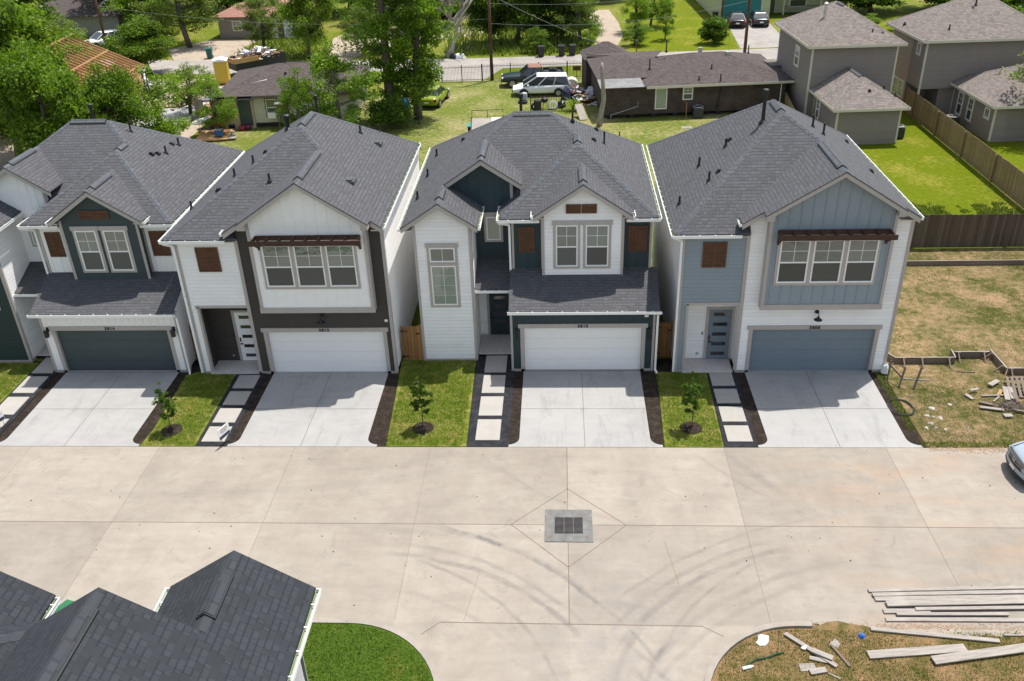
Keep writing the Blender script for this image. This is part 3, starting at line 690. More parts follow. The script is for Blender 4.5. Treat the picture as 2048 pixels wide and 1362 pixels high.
    gutter(h, (-3.38, 2.9), (-3.38, 1.3), (-1, 0), 6.33); gutter(h, (3.05, 1.3), (3.05, 10.95), (1, 0), 6.33); gutter(h, (-7.27, 10.95), (-7.27, .5), (-1, 0), 6.33)
    gutter(h, (-4.17, .52), (-4.17, 2.9), (1, 0), 6.33); gutter(h, (-1.98, 1.65), (-1.98, 1.04), (-1, 0), 6.55); gutter(h, (1.98, 1.04), (1.98, 1.65), (1, 0), 6.55)
    # fascia and soffits
    so_ = Multi(); so_.box(-3.02, 3.08, -.48, 0, 2.96, 2.99); so_.box(-3.36, -1.7, 1.37, 1.64, 6.2, 6.23); so_.box(1.7, 3.03, 1.37, 1.64, 6.2, 6.23)
    so_.box(2.83, 3.04, 1.37, 10.9, 6.2, 6.23); so_.box(-7.25, -6.84, .55, 10.9, 6.2, 6.23); so_.build('soffit', 'ltrim', h)
    downspout(h, [(-3.4, 1.3, 6.2), (-2.98, 1.6, 6.0), (-2.98, 1.6, 3.95)]); downspout(h, [(3.12, -.5, 3.02), (3.03, -.12, 2.75), (3.03, -.1, .12), (3.1, -.3, .06)])
    if num == '5810': MB().fbox(F, 2.5, 2.66, 2.6, 2.69, 0, .05).build('wall_box', 'whitetrim', h)
    return h

# ---------------------------------------------------------------- house with the awning bay (type B)
def house_b(loc, label, pal, num, pipes=(), boxes=(), group='new two storey houses facing the concrete street', rx=-1.07, rz=9.47, ryF=4.39, ryR=6.6, xr=2.95, zr=6.82, wr=2.88, gx=-.08):
    h = thing('two_storey_house', loc, label, 'house', 0, group)
    ze = 6.35; xl = -5.9; yb = 10.95; gl = -3.38
    sL = (rz-ze)/(rx-xl); sR = (rz-zr)/(xr-rx); sF = (rz-ze)/(ryF+.25); sB = (rz-ze)/(yb-ryR)
    pL = (sL, 0, ze-sL*xl); pR = (-sR, 0, zr+sR*xr); pF = (0, sF, ze+sF*.25); pB = (0, -sB, ze+sB*yb)
    gz = zr+sR*(xr-gx); pGL = (sR, 0, gz-sR*gx); yg = -.25+(gz-ze)/sF; yv = lambda x: -.25+(pGL[0]*x+pGL[2]-ze)/sF
    yr = yb-(zr-ze)/sB
    r = MB()
    slab(r, [(xl,-.25),(xl,yb),(rx,ryR),(rx,ryF)], pL)
    slab(r, [(xr,-.35),(xr,yr),(rx,ryR),(rx,ryF),(gx,yg),(gx,-.78),(2.5,-.78),(2.5,-.35)], pR)
    slab(r, [(gx,-.78),(gx,yg),(gl,yv(gl)),(gl,-.35),(-2.62,-.35),(-2.62,-.78)], pGL)
    slab(r, [(xl,-.25),(-2.99,-.25),(-2.99,yv(-2.99)),(gx,yg),(rx,ryF)], pF); slab(r, [(xl,yb),(xr,yb),(xr,yr),(rx,ryR)], pB)
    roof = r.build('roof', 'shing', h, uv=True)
    zm = lambda x, y: min(a*x+b*y+c for a, b, c in (pL, pR, pF, pB)); zg = lambda x, y: min(pGL[0]*x+pGL[2], pR[0]*x+pR[2])
    c = Multi(); cap(c, (xl+.08, -.2), (rx, ryF), zm); cap(c, (rx,ryF), (rx,ryR), zm); cap(c, (rx,ryF), (gx,yg), zm)
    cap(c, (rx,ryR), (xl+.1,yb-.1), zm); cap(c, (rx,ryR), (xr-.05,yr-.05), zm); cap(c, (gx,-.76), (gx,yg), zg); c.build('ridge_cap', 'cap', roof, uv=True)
    vent(roof, (rx,ryF+.25), (rx,ryR-.15), zm); vent(roof, (gx,-.2), (gx,yg-.5), zg)
    for p in pipes: pipe(roof, p[0], p[1], zm(p[0], p[1]), *p[3:])
    for p in boxes: boxvent(roof, p[0], p[1], zm(p[0], p[1]), *p[3:])
    F = FF(0)
    # garage and gable wall
    zw = lambda a: zg(a, 0)-TH-.02
    m = MB(); wallgrid(m, F, -2.98, wr, .13, 3.3, [(-2.46, 2.46, 0, 2.05)])
    m.prism([(-2.98, 0, 3.3), (wr, 0, 3.3), (wr, 0, zw(wr)), (gx, 0, zw(gx)), (-2.98, 0, zw(-2.98))], (0, .14, 0)); m.build('garage_wall', pal['gar'], h)
    m = MB(); m.fbox(FR_(wr), .14, 10.4, .13, zr-.08, -.1, 0); m.fbox(FL(-2.98), -yv(-2.98), -.14, 6.0, zw(-2.98), -.1, 0); m.fbox(FL(-5.5), -10.4, -.14, .13, 6.24, -.1, 0); m.fbox(((0, 10.4, 0), (1,0,0), (0,1,0)), -5.5, wr, .13, 6.24, -.1, 0); m.build('side_wall', pal['side'], h)
    m = MB(); wallgrid(m, F, -5.5, -2.99, .13, 6.24, [(-5.2, -2.99, 0, 3.25)]); m.build('wing_wall', pal['wing'], h)
    MB().box(-5.52, -5.18, -.02, .2, 0, .129).box(-3.0, -2.46, -.03, .2, 0, .129).box(2.46, wr+.02, -.03, .2, 0, .129).box(-5.48, wr-.01, .95, 10.4, 0, .125).build('foundation', 'found', h)
    # porch
    MB().box(-5.19, -3.1, -.1, .95, 0, .11).build('porch_slab', 'porch', h, bevel=.01)
    m = MB(); m.fbox(FF(.95), -5.36, -2.98, .11, 3.3, -.1, 0); m.fbox(FL(-2.98), -.95, -.16, .13, 3.3, -.1, 0); m.fbox(FR_(-5.2), .16, .95, .13, 3.3, -.13, 0); m.build('porch_wall', pal['porch'], h)
    MB().box(-5.2, -2.98, .0, .95, 3.26, 3.3).build('porch_ceiling', 'ltrim', h)
    entry_door(h, FF(.95), -4.08, -3.16, .13, 2.5, pal['door'])
    MB().fbox(FF(.95), -4.5, -4.4, .35, .43, 0, .06).build('hose_bib', 'metal', h); MB().fbox(FF(.95), -4.32, -4.28, 1.3, 1.42, 0, .03).build('doorbell', 'black', h)
    t = Multi(); t.fbox(F, -5.2, -5.1, .11, 3.25, -.14, .03); t.fbox(F, -5.26, -2.99, 3.2, 3.3, -.14, .03); t.fbox(F, -3.08, -2.94, .13, 6.2, 0, .035); t.fbox(F, -5.52, -5.42, .13, 6.2, 0, .03)
    t.fbox(F, wr-.1, wr+.02, .13, zr-.1, 0, .03); t.fbox(FR_(wr), .0, .12, .13, zr-.1, 0, .03); t.build('corner_trim', 'trim', h)
    # bay
    zb_ = lambda a: zg(a, 0)-TH-.02; B = FF(-.4); hb = [(-1.98, 1.98, 4.2, 6.3)]
    m = MB(); m.prism([(-2.32,-.4,3.2),(2.28,-.4,3.2),(2.28,-.4,zb_(2.28)),(gx,-.4,zb_(gx)),(-2.32,-.4,zb_(-2.32))], (0, .4, 0))
    battens(m, B, -2.22, 2.2, 3.4, zb_, hb, .42, .15); m.build('bay_wall', pal['bay'], h)
    t = MB(); t.fbox(B, -2.38, 2.34, 3.17, 3.4, 0, .05); t.fbox(B, -2.36, -2.24, 3.4, zb_(-2.3)-.02, 0, .04); t.fbox(B, 2.2, 2.32, 3.4, zb_(2.3)-.02, 0, .04)
    t.fbox(FR_(2.28), -.4, 0, 3.17, 6.95, 0, .04); t.fbox(FL(-2.32), 0, .4, 3.17, 6.95, 0, .04); t.build('bay_trim', 'trim', h)
    rake(h, [(-2.6, zg(-2.6, 0)-.02), (gx, zg(gx, 0)-.02), (2.48, zg(2.48, 0)-.02)], -.76, th=.2)
    Multi().prism([(-2.6,-.74,zg(-2.6,0)-.16),(-2.28,-.74,zg(-2.28,0)-.16),(-2.28,-.74,zg(-2.6,0)-.26),(-2.6,-.74,zg(-2.6,0)-.26)], (0, .4, 0)).prism([(2.48,-.74,zg(2.48,0)-.16),(2.2,-.74,zg(2.2,0)-.16),(2.2,-.74,zg(2.48,0)-.26),(2.48,-.74,zg(2.48,0)-.26)], (0, .4, 0)).build('eave_return', 'trim', h)
    rk = Multi()
    for xa, xb in ((gl+.02, -2.62), (2.5, xr-.02)):
        rk.prism([(xa,-.33,zg(xa,0)-.02),(xb,-.33,zg(xb,0)-.02),(xb,-.33,zg(xb,0)-.26),(xa,-.33,zg(xa,0)-.26)], (0, .04, 0))
    rk.build('bargeboard', 'trim', h)
    Multi().box(2.5, xr-.03, -.3, 0, zr-.16, zr-.12).box(-5.85, -3.0, -.22, 0, 6.2, 6.23).box(wr+.01, xr-.02, 0, 10.9, zr-.15, zr-.12).box(-5.87, -5.52, -.2, 10.9, 6.2, 6.23).build('soffit', 'ltrim', h)
    for k in range(3):
        a = -1.88+k*1.27
        window(h, B, a, a+1.12, 4.36, 6.16, trim=None)
    t = MB(); t.fbox(B, -1.98, 1.87, 4.25, 4.355, 0, .04); t.fbox(B, -1.98, -1.885, 4.36, 6.17, 0, .04); t.fbox(B, 1.785, 1.87, 4.36, 6.17, 0, .04)
    for k in (1, 2): t.fbox(B, -1.88+k*1.27-.145, -1.88+k*1.27-.005, 4.36, 6.17, 0, .04)
    t.build('window_trim', 'trim', h)
    # timber awning
    a = MB(); x0, x1 = -2.02, 2.08; yb, yf = -.44, -1.0; zb2 = 6.38
    a.box(x0, x1, yb-.04, yb, zb2, zb2+.2); a.box(x0-.12, x1+.12, yf-.05, yf, zb2, zb2+.2)
    n = 9
    for k in range(n):
        x = x0+(x1-x0)*k/(n-1); a.box(x-.03, x+.03, yf+.001, yb-.041, zb2+.06, zb2+.2)
    a.box(x0, x1, yf+.24, yf+.28, zb2+.01, zb2+.055)
    for x in (x0+.05, x1-.05): a.beam((x, -.44, zb2-.32), (x, -.92, zb2+.02), .07, .07); a.box(x-.04, x+.04, -.44, -.4, zb2-.42, zb2)
    a.build('timber_awning', 'awn', h)
    shutter(h, F, -4.72, -3.8, 4.86, 5.92)
    barnlamp(h, F, 0, 2.74)
    garage_door(h, F, -2.44, 2.44, 2.03, pal['gdoor'])
    t = MB(); t.fbox(F, -2.6, -2.445, 0, 2.06, -.13, .03); t.fbox(F, 2.445, 2.6, 0, 2.06, -.13, .03); t.fbox(F, -2.68, 2.68, 2.06, 2.24, -.1, .045); t.fbox(F, -2.46, 2.46, 0, .03, -.2, -.02); t.build('garage_trim', 'trim', h, bevel=.004)
    text(h, num, F, 0, 2.09, .13)
    gutter(h, (xl-.04, -.25), (gl+.05, -.25), (0, -1), 6.33); gutter(h, (xl, 10.95), (xl, -.3), (-1, 0), 6.33); gutter(h, (xr, -.3), (xr, yr), (1, 0), zr-.02)
    gutter(h, (gl, .1), (gl, -.34), (-1, 0), pGL[0]*gl+pGL[2]-.02)
    downspout(h, [(-5.85, -.3, 6.2), (-5.56, -.06, 6.0), (-5.56, -.06, .1)])
    if num == '5812': MB().fbox(F, 2.58, 2.70, 2.52, 2.62, 0, .04).build('wall_box', 'whitetrim', h)
    return h

palA = dict(gar='teal', wing='teal', side='white_lap', dorm='white_lap', towf='white_lap', tows='white_lap', rec='teal', door='teal', gdoor='garwhite', pside='white_lap')
palA2 = dict(gar='white_bb', wing='white_bb', side='white_lap', dorm='slate', towf='teal_lap', tows='white_lap', rec='white_bb', door='white_bb', gdoor='slatedoor')
house_a((.92, 32.35, 0), 0, 'house 5810 with narrow white tower, dark teal boards and white garage door', palA, '5810',
    pipes=[(-2.65,7.95,8.3,1.35,.065,True),(-.34,7,8.7,.45),(1.07,6.9,7.62,.6,.04),(-6.69,8.4,6.73),(-6.78,5.72,6.68),(-6.88,3.08,6.61)], boxes=[(.75,8.34,7.87,.12,.1),(.57,6.4,7.99,.12,.1),(-5.33,7.92,7.63,.1,.1)], lanterns='slim')
house_a((-19.0, 32.35, 0), 0, 'house 5814 with white garage surround and dark slate green garage door', palA2, '5814',
    pipes=[(-2.97,8.65,7.87,1.5,.065,True),(-.38,6.78,8.61,.7,.04),(1.17,7.97,7.59),(1.1,6.61,7.64)], boxes=[(.9,6.15,7.76,.12,.1),(.78,5.8,7.85,.12,.1),(.95,7.7,7.7,.12,.1)])
palB = dict(gar='brown_lap', wing='white_lap', side='white_lap', porch='brown_lap', bay='white_bb', door='white_bb', gdoor='garwhite')
palB2 = dict(gar='white_lap', wing='blue_lap', side='white_lap', porch='white_lap', bay='blue_bb', door='bluedoor', gdoor='bluedoor')
house_b((-9.8, 32.2, 0), 'house 5812 with white gabled bay on a dark brown wall', palB, '5812',
    pipes=[(-1.93,2.04,7.96),(-2.76,2.89,8.5),(-3.74,3.14,7.86),(-5.72,2.79,6.47),(.8,7.37,8.07),(1.35,8.85,7.68),(-2.15,6.3,8.95,.6,.085,True),(-1.3,8.3,8.2,1.45,.06,True)],
    boxes=[(-2.41,3.6,8.79,.1,.1),(-4.14,2.2,7.58,.14,.12),(1.54,7.37,7.54,.2,.25,False),(1.36,2.09,7.67,.2,.28,False)])
house_b((10.25, 32.2, 0), 'house 5808 with blue grey gabled bay, blue garage door and blue wing', palB2, '5808', rx=-1.25, rz=9.75, ryF=4.3, ryR=6.1, xr=3.2, zr=6.98, wr=3.1, gx=.05,
    pipes=[(-1.94,4.52,9.12,1.3,.075,True),(-3.34,4.6,8.14),(-4.4,4.45,7.4,.4),(-4.29,2.41,7.47,.4),(-5.45,2.08,6.66,.35),(.35,5.4,8.38,.5),(.75,5.1,8.1,.5)],
    boxes=[(-3.11,4.98,8.3,.1,.1),(-3.88,2.66,7.77,.1,.1),(2.54,7.6,6.84,.06,.2),(2.3,3.2,7.0,.06,.2)])
palC = dict(palA2); palC['dorm'] = 'teal'
house_a((-12.4, 46.35-32.35+0.0, 0), math.pi, 'dark shingled house across the street, seen from above at the lower left', palC, '', 
    group=None, roofmat='shing2')
# ---------------------------------------------------------------- ground, road, driveways
def sheet(name, pts, z, mat, kind='structure'):
    o = MB().sheet(pts, z).build(name, mat); o['kind'] = kind; return o
def arc(cx_, cy_, r, a0, a1, n=14): return [(cx_+r*math.cos(R(a0+(a1-a0)*i/n)), cy_+r*math.sin(R(a0+(a1-a0)*i/n))) for i in range(n+1)]
sheet('ground', [(-260, -60), (260, -60), (260, 420), (-260, 420)], 0, 'field')
# concrete street with the side street joining at the bottom
LC = arc(-6.15, 15.45, 3.0, 90, 0); RC = arc(6.65, 15.55, 3.0, 180, 90)
sheet('road', [(-70, 26.93), (-70, 18.45)]+[(LC[0][0], 18.45)]+LC+[(LC[-1][0], -20), (RC[0][0], -20)]+RC+[(7.3, 18.55), (8, 18.0)]+[(45, 18.0), (45, 26.93)], .03, 'road')
J = MB()
def jl(a, b, w_=.022, z=.034):
    a = Vector(a); b = Vector(b); d = (b-a).normalized(); s = Vector((-d.y, d.x))*w_*.36
    J.sheet([(a-s), (b-s), (b+s), (a+s)], z)
jl((-70, 22.67), (-1.65, 22.67), .035); jl((2.13, 22.67), (45, 22.64), .035)
for x in (-25.2, -20.25, -15.2, -10.0, -4.88, 5.98, 11.8, 16.9, 22): jl((x, 18.5), (x, 26.9), .016)
jl((.22, 24.5), (.22, 26.9), .04); jl((.22, 18.45), (.22, 20.7), .04); jl((.22, 20.72), (.22, 21.85), .03)
for a, b in (((.22, 24.52), (-1.66, 22.67)), ((.22, 24.52), (2.14, 22.67)), ((-1.66, 22.67), (.22, 20.72)), ((2.14, 22.67), (.22, 20.72))): jl(a, b, .035)
jl((-1.66, 22.67), (-.55, 22.67), .025, .035); jl((1.04, 22.67), (2.14, 22.67), .025, .035); jl((.22, 23.4), (.22, 24.5), .03, .035)
jl((-3.54, 18.44), (4.02, 18.41), .04); jl((-3.54, 18.44), (-4.02, 17.98), .035); jl((4.02, 18.41), (4.55, 18.05), .035)
jl((-2.85, 18.5), (-2.55, 20.4), .014); jl((3.55, 20.0), (3.3, 21.9), .014)
J.build('road_joints', 'joint')['kind'] = 'structure'
def kerb(path, name='kerb', w_=.15, h=.13):
    m = MB()
    n = len(path); rows = []
    for i, p in enumerate(path):
        d = (Vector(path[min(i+1, n-1)])-Vector(path[max(i-1, 0)])).normalized(); s = Vector((-d.y, d.x))*w_
        rows.append((Vector(p), Vector(p)-s))
    for i in range(n-1):
        (a, b), (c, d) = rows[i], rows[i+1]
        m.add([(a.x,a.y,.0),(c.x,c.y,.0),(d.x,d.y,0),(b.x,b.y,0),(a.x,a.y,h),(c.x,c.y,h),(d.x,d.y,h),(b.x,b.y,h)],
              [(4,5,6,7),(0,4,7,3),(1,2,6,5),(0,1,5,4),(3,7,6,2)])
    o = m.build(name, 'curb'); o['kind'] = 'structure'; return o
kerb(list(reversed([(-7.3, 18.45)]+LC+[(LC[-1][0], 4)])), w_=-.17)
kerb([(RC[0][0], 4)]+RC+[(7.1, 18.55)], w_=.17)
# lawn round the house across the street, rough lot to the right
LI = arc(-6.15, 15.45, 2.82, 90, 0); RI = arc(6.65, 15.55, 2.82, 180, 90)
sheet('lawn', [(-60, 18.44), (-60, -20), (LI[-1][0], -20)]+list(reversed(LI)), .1, 'lawn2')
sheet('bare_ground', [(RI[0][0], -20)]+RI+[(7.3, 18.47), (7.6, 18.62), (7.9, 18.66), (8.2, 18.55), (8.6, 18.48), (9.0, 18.36), (9.4, 18.42), (10, 18.3), (10.6, 18.2), (11.2, 18.12), (11.8, 18.2), (12.4, 18.14), (13, 18.22), (14, 18.1), (45, 18.3), (45, -20)], .045, 'soil')
# front gardens
def flare(xl, xr, y1=32.3, fl=.42, r=.42):
    "driveway outline with rounded flares at the street"
    L_ = [(xl-fl, 26.94)]+[(xl-r+r*math.cos(R(a)), 27.08+r-r*math.sin(R(a))) for a in (90, 72, 54, 36, 18, 0)]
    Rr = [(xr+r-r*math.cos(R(a)), 27.08+r-r*math.sin(R(a))) for a in (0, 18, 36, 54, 72, 90)]+[(xr+fl, 26.94)]
    return L_+[(xl, y1), (xr, y1)]+Rr
lots = [(-21.48, -16.47), (-12.27, -7.32), (-1.56, 3.34), (7.66, 12.7)]
sheet('garden_soil', [(-24.5, 26.94), (13.3, 26.94), (13.3, 33.3), (-24.5, 33.3)], .012, 'mulch')
for i, (a, b) in enumerate(lots):
    sheet('driveway', flare(a, b), .036, 'drive')
    m = MB(); c = (a+b)/2; m.sheet([(c-.01, 26.96), (c+.01, 26.96), (c+.01, 32.15), (c-.01, 32.15)], .040)
    m.sheet([(a, 29.45), (c-.01, 29.45), (c-.01, 29.47), (a, 29.47)], .040); m.sheet([(c+.01, 29.45), (b, 29.45), (b, 29.47), (c+.01, 29.47)], .040)
    m.build('driveway_joints', 'joint')['kind'] = 'structure'
for pts in ([(-16.0, 26.94), (-13.85, 26.94), (-13.9, 32.2), (-15.6, 32.3), (-16.05, 32.0), (-15.9, 28)], [(-6.55, 26.94), (-3.52, 26.94), (-3.65, 33.2), (-6.9, 33.3), (-6.7, 30)],
            [(3.82, 26.94), (5.98, 26.94), (6.08, 32.1), (4.05, 32.2), (3.95, 30)], [(-24.4, 26.94), (-23.1, 26.94), (-23.1, 33.1), (-26.2, 33.1), (-27, 26.94)]):
    sheet('lawn', pts, .05, 'lawn')
for pts in ([(-13.84, 26.94), (-12.62, 26.94), (-12.62, 32.2), (-13.9, 32.2)], [(-3.5, 26.94), (-1.95, 26.94), (-1.95, 33.6), (-3.62, 33.6)], [(6.0, 26.94), (7.22, 26.94), (7.3, 32.1), (6.1, 32.1)], [(-23.08, 26.94), (-21.9, 26.94), (-21.9, 33.5), (-23.08, 33.5)]):
    sheet('gravel_path', pts, .046, 'gravel')
def steps(x0, ws, n, y0, d, gap, who):
    names = ['street end', 'second', 'third', 'house end'] if n == 4 else ['street end', 'second', 'third', 'fourth', 'house end']
    for k in range(n):
        y = y0+k*(d+gap)
        m = MB().box(-ws/2, ws/2, 0, d, 0, .055); o = m.build('stepping_slab', 'slab', bevel=.008); o.location = (x0+ws/2, y, .03)
        pos = 'at the street end' if k == 0 else ('nearest the house' if k == n-1 else ('second from the street' if k == 1 else 'third from the street'))
        tag(o, f'square pale stepping slab {pos} of the path beside {who}', 'stepping slab', 'stepping slabs on dark gravel paths')
steps(-13.7, .9, 4, 27.19, .99, .27, 'driveway 5812'); steps(-3.22, .92, 4, 27.31, 1.36, .26, 'driveway 5810'); steps(6.17, .92, 4, 27.25, 1.02, .26, 'driveway 5808')
steps(-23.0, .92, 4, 27.4, 1.3, .3, 'driveway 5814')
# open lots
sheet('bare_lot', [(13.06, 26.94), (45, 26.94), (45, 44.5), (13.06, 44.5)], .004, 'dirt')
sheet('mown_yard', [(-33, 45), (14, 45), (17, 60), (17.2, 70), (3, 84), (-11, 84), (-27, 72)], .004, 'mown')
sheet('mown_yard', [(13, 44.6), (26.6, 44.6), (26.7, 76), (17.2, 76), (13, 60)], .006, 'yard')
sheet('mown_yard', [(26.8, 44.6), (60, 44.6), (60, 85), (26.8, 85)], .004, 'yard')
sheet('gravel_yard', [(-70, 60), (-28, 58), (-29, 76), (-30, 86), (-70, 86)], .006, 'dirtroad')
# back street, running across the whole picture
sheet('road', [(-140, 99.5), (-60, 96.0), (-45, 95.2), (-30, 92.6), (-10, 92.3), (2, 92.7), (8, 93.1), (40, 95), (120, 99), (120, 93), (40, 89.4), (1, 88.3), (-6.5, 87.6), (-30, 87.4), (-50, 89.5), (-140, 94.5)], .012, 'asph')
sheet('driveway', [(-10.8, 83), (-7.0, 83), (-5.4, 87.7), (-12.5, 87.6)], .010, 'asph')
sheet('driveway', [(18.3, 94.1), (19.0, 106), (19.2, 110), (24.1, 110), (23.8, 108.5), (23.6, 101), (25, 94.5)], .016, 'asph')
sheet('dirt_track', [(1.6, 92.6), (3.4, 94.5), (4.5, 104), (3.6, 112), (2.6, 118), (6.2, 118), (6.9, 110), (7.0, 102), (5.6, 94), (5.0, 92.9)], .010, 'dirtroad')
sheet('dirt_track', [(-40, 93.8), (-33.5, 92.9), (-33.8, 96.6), (-34.6, 100), (-33.8, 104.6), (-39.8, 105), (-43, 100)], .010, 'dirtroad')
sheet('dirt_track', [(-24.4, 92.4), (-21.5, 92.4), (-20, 97), (-16, 101), (-9, 104), (-7, 110), (-24, 110), (-25.5, 104), (-24.5, 98)], .010, 'dirtroad')
sheet('dirt_track', [(-10, 96.4), (-7.6, 96.2), (-7.2, 98.4), (-9.8, 98.6)], .012, 'dirtroad')
sheet('mown_yard', [(7.2, 93.2), (18.1, 94.0), (18.8, 106), (18.8, 128), (9, 128)], .008, 'yard')
sheet('mown_yard', [(25.4, 94.8), (24.4, 109), (60, 118), (60, 97)], .008, 'yard')

rnd = random.Random(12); m = MB()
for k in range(90):
    x, y = rnd.uniform(-20, 16), rnd.uniform(18.8, 26.8); r = rnd.uniform(.008, .028); a = rnd.uniform(0, 3.1); m.beam((x, y, .036), (x+r*2*math.cos(a), y+r*2*math.sin(a), .04), r, .008)
stuff(m.build('leaf_litter', 'mulch'))
m = MB()
for k in range(1500):
    x = 13.3+rnd.random()*11; y = 26.93-abs(rnd.gauss(0, .13)); r = rnd.uniform(.006, .02); m.box(x-r*1.5, x+r*1.5, y-r, y+r, .03, .033+r*.3)
for k in range(900):
    x = 7+rnd.random()*8; y = 18.4+abs(rnd.gauss(0, .12)); r = rnd.uniform(.005, .016); m.box(x-r*1.5, x+r*1.5, y-r, y+r, .03, .033+r*.3)
stuff(m.build('soil_grit', paint('orange_soil_grit', (.27, .18, .11), .9, .3)))
# drain
t = thing('storm_drain', (.245, 22.62, .03), 'square storm drain inlet with a black grate in the middle of the street', 'drain')
m = MB(); wallgrid(m, ((0, .78, 0), (1,0,0), (0,0,1)), 0, 0, 0, 0, [])
m = MB(); m.box(-.78, .78, -.78, -.4, 0, .025).box(-.78, .78, .4, .78, 0, .025).box(-.78, -.46, -.4, .4, 0, .025).box(.46, .78, -.4, .4, 0, .025)
m.build('concrete_apron', paint('drain_apron_concrete', (.155, .152, .146), .9, .35, 3), t)
MB().box(-.46, .46, -.4, .4, .001, .004).build('drain_pit', 'black', t)
g = MB()
for k in range(14): g.box(-.44, .44, -.385+k*.057, -.385+k*.057+.02, .014, .028)
for x in (-.15, .15): g.box(x-.012, x+.012, -.39, .39, .029, .034)
g.build('grate', paint('worn_cast_iron', (.09, .08, .08), .6, .4), t)
for sx in (-1, 1):
    for sy in (-1, 1): MB().beam((sx*.55, sy*.5, .027), (sx*.68, sy*.62, .027), .05, .012).build('lifting_slot', 'joint', t)

# ---------------------------------------------------------------- side gates and small front trees
def gate(x0, x1, y, label, h=1.75, post=True, mat='cedar', axis='y'):
    t = thing('garden_gate', ((x0+x1)/2, y, 0), label, 'gate', 0, 'cedar gates between the new houses'); hw = (x1-x0)/2
    m = MB(); x = -hw
    while x < hw-.05:
        b = min(x+.135, hw); hh = h+random.uniform(-.015, .015)
        m.prism([(x+.003, 0, .05), (b-.003, 0, .05), (b-.003, 0, hh-.04), (b-.04, 0, hh), (x+.04, 0, hh), (x+.003, 0, hh-.04)], (0, .02, 0)); x += .14
    m.build('gate_boards', mat, t, uv=True)
    MB().box(-hw, hw, .021, .07, .3, .38).box(-hw, hw, .021, .07, h-.35, h-.27).build('gate_rail', 'cedarw', t)
    for z in (.25, h-.25):
        MB().box(-hw+.02, -hw+.3, -.012, 0, z-.02, z+.02).box(-hw+.0, -hw+.1, -.014, 0, z-.05, z+.05).build('hinge', 'iron', t)
    MB().box(hw-.16, hw-.02, -.02, 0, h-.4, h-.34).build('latch', 'iron', t)
    if post: MB().box(hw+.01, hw+.1, -.03, .08, 0, h+.05).build('gate_post', 'cedarw', t)
    return t
random.seed(3)
gate(-16.1, -15.45, 33.3, 'cedar side gate between house 5814 and house 5812')
gate(-6.83, -6.0, 33.2, 'cedar side gate between house 5812 and the white tower of 5810')
gate(3.98, 4.7, 33.4, 'cedar side gate between house 5810 and blue grey house 5808')

# ---- leaves
def leafcloud(name, mat, parent, centers, radii, counts, size, seed, flat=.75):
    rng = np.random.default_rng(seed); P = []
    for c, r, k in zip(centers, radii, counts):
        d = rng.normal(size=(k, 3)); d /= np.linalg.norm(d, axis=1)[:, None]
        rr = r*(rng.random(k)**.42)[:, None]*(1+.25*rng.normal(size=(k, 1))*.5)
        p = d*rr; p[:, 2] *= flat; P.append(p+np.array(c))
    P = np.concatenate(P); n = len(P)
    a = rng.normal(size=(n, 3)); a /= np.linalg.norm(a, axis=1)[:, None]
    nrm = rng.normal(size=(n, 3))+np.array([0, 0, .9]); nrm -= (nrm*a).sum(1)[:, None]*a; nrm /= np.linalg.norm(nrm, axis=1)[:, None]
    b = np.cross(nrm, a); s = size*(.6+.8*rng.random(n))[:, None]
    V = np.stack([P-a*s*.5, P+b*s*.32+nrm*s*.08, P+a*s*.5, P-b*s*.32+nrm*s*.08], 1).reshape(-1, 3)
    me = bpy.data.meshes.new(name); me.vertices.add(4*n); me.vertices.foreach_set('co', V.ravel().astype(np.float32))
    me.loops.add(4*n); me.loops.foreach_set('vertex_index', np.arange(4*n, dtype=np.int32))
    me.polygons.add(n); me.polygons.foreach_set('loop_start', np.arange(0, 4*n, 4, dtype=np.int32)); me.polygons.foreach_set('loop_total', np.full(n, 4, dtype=np.int32))
    me.update(calc_edges=True); me.materials.append(M[mat])
    o = bpy.data.objects.new(name, me); COL.objects.link(o)
    if parent: o.parent = parent
    return o
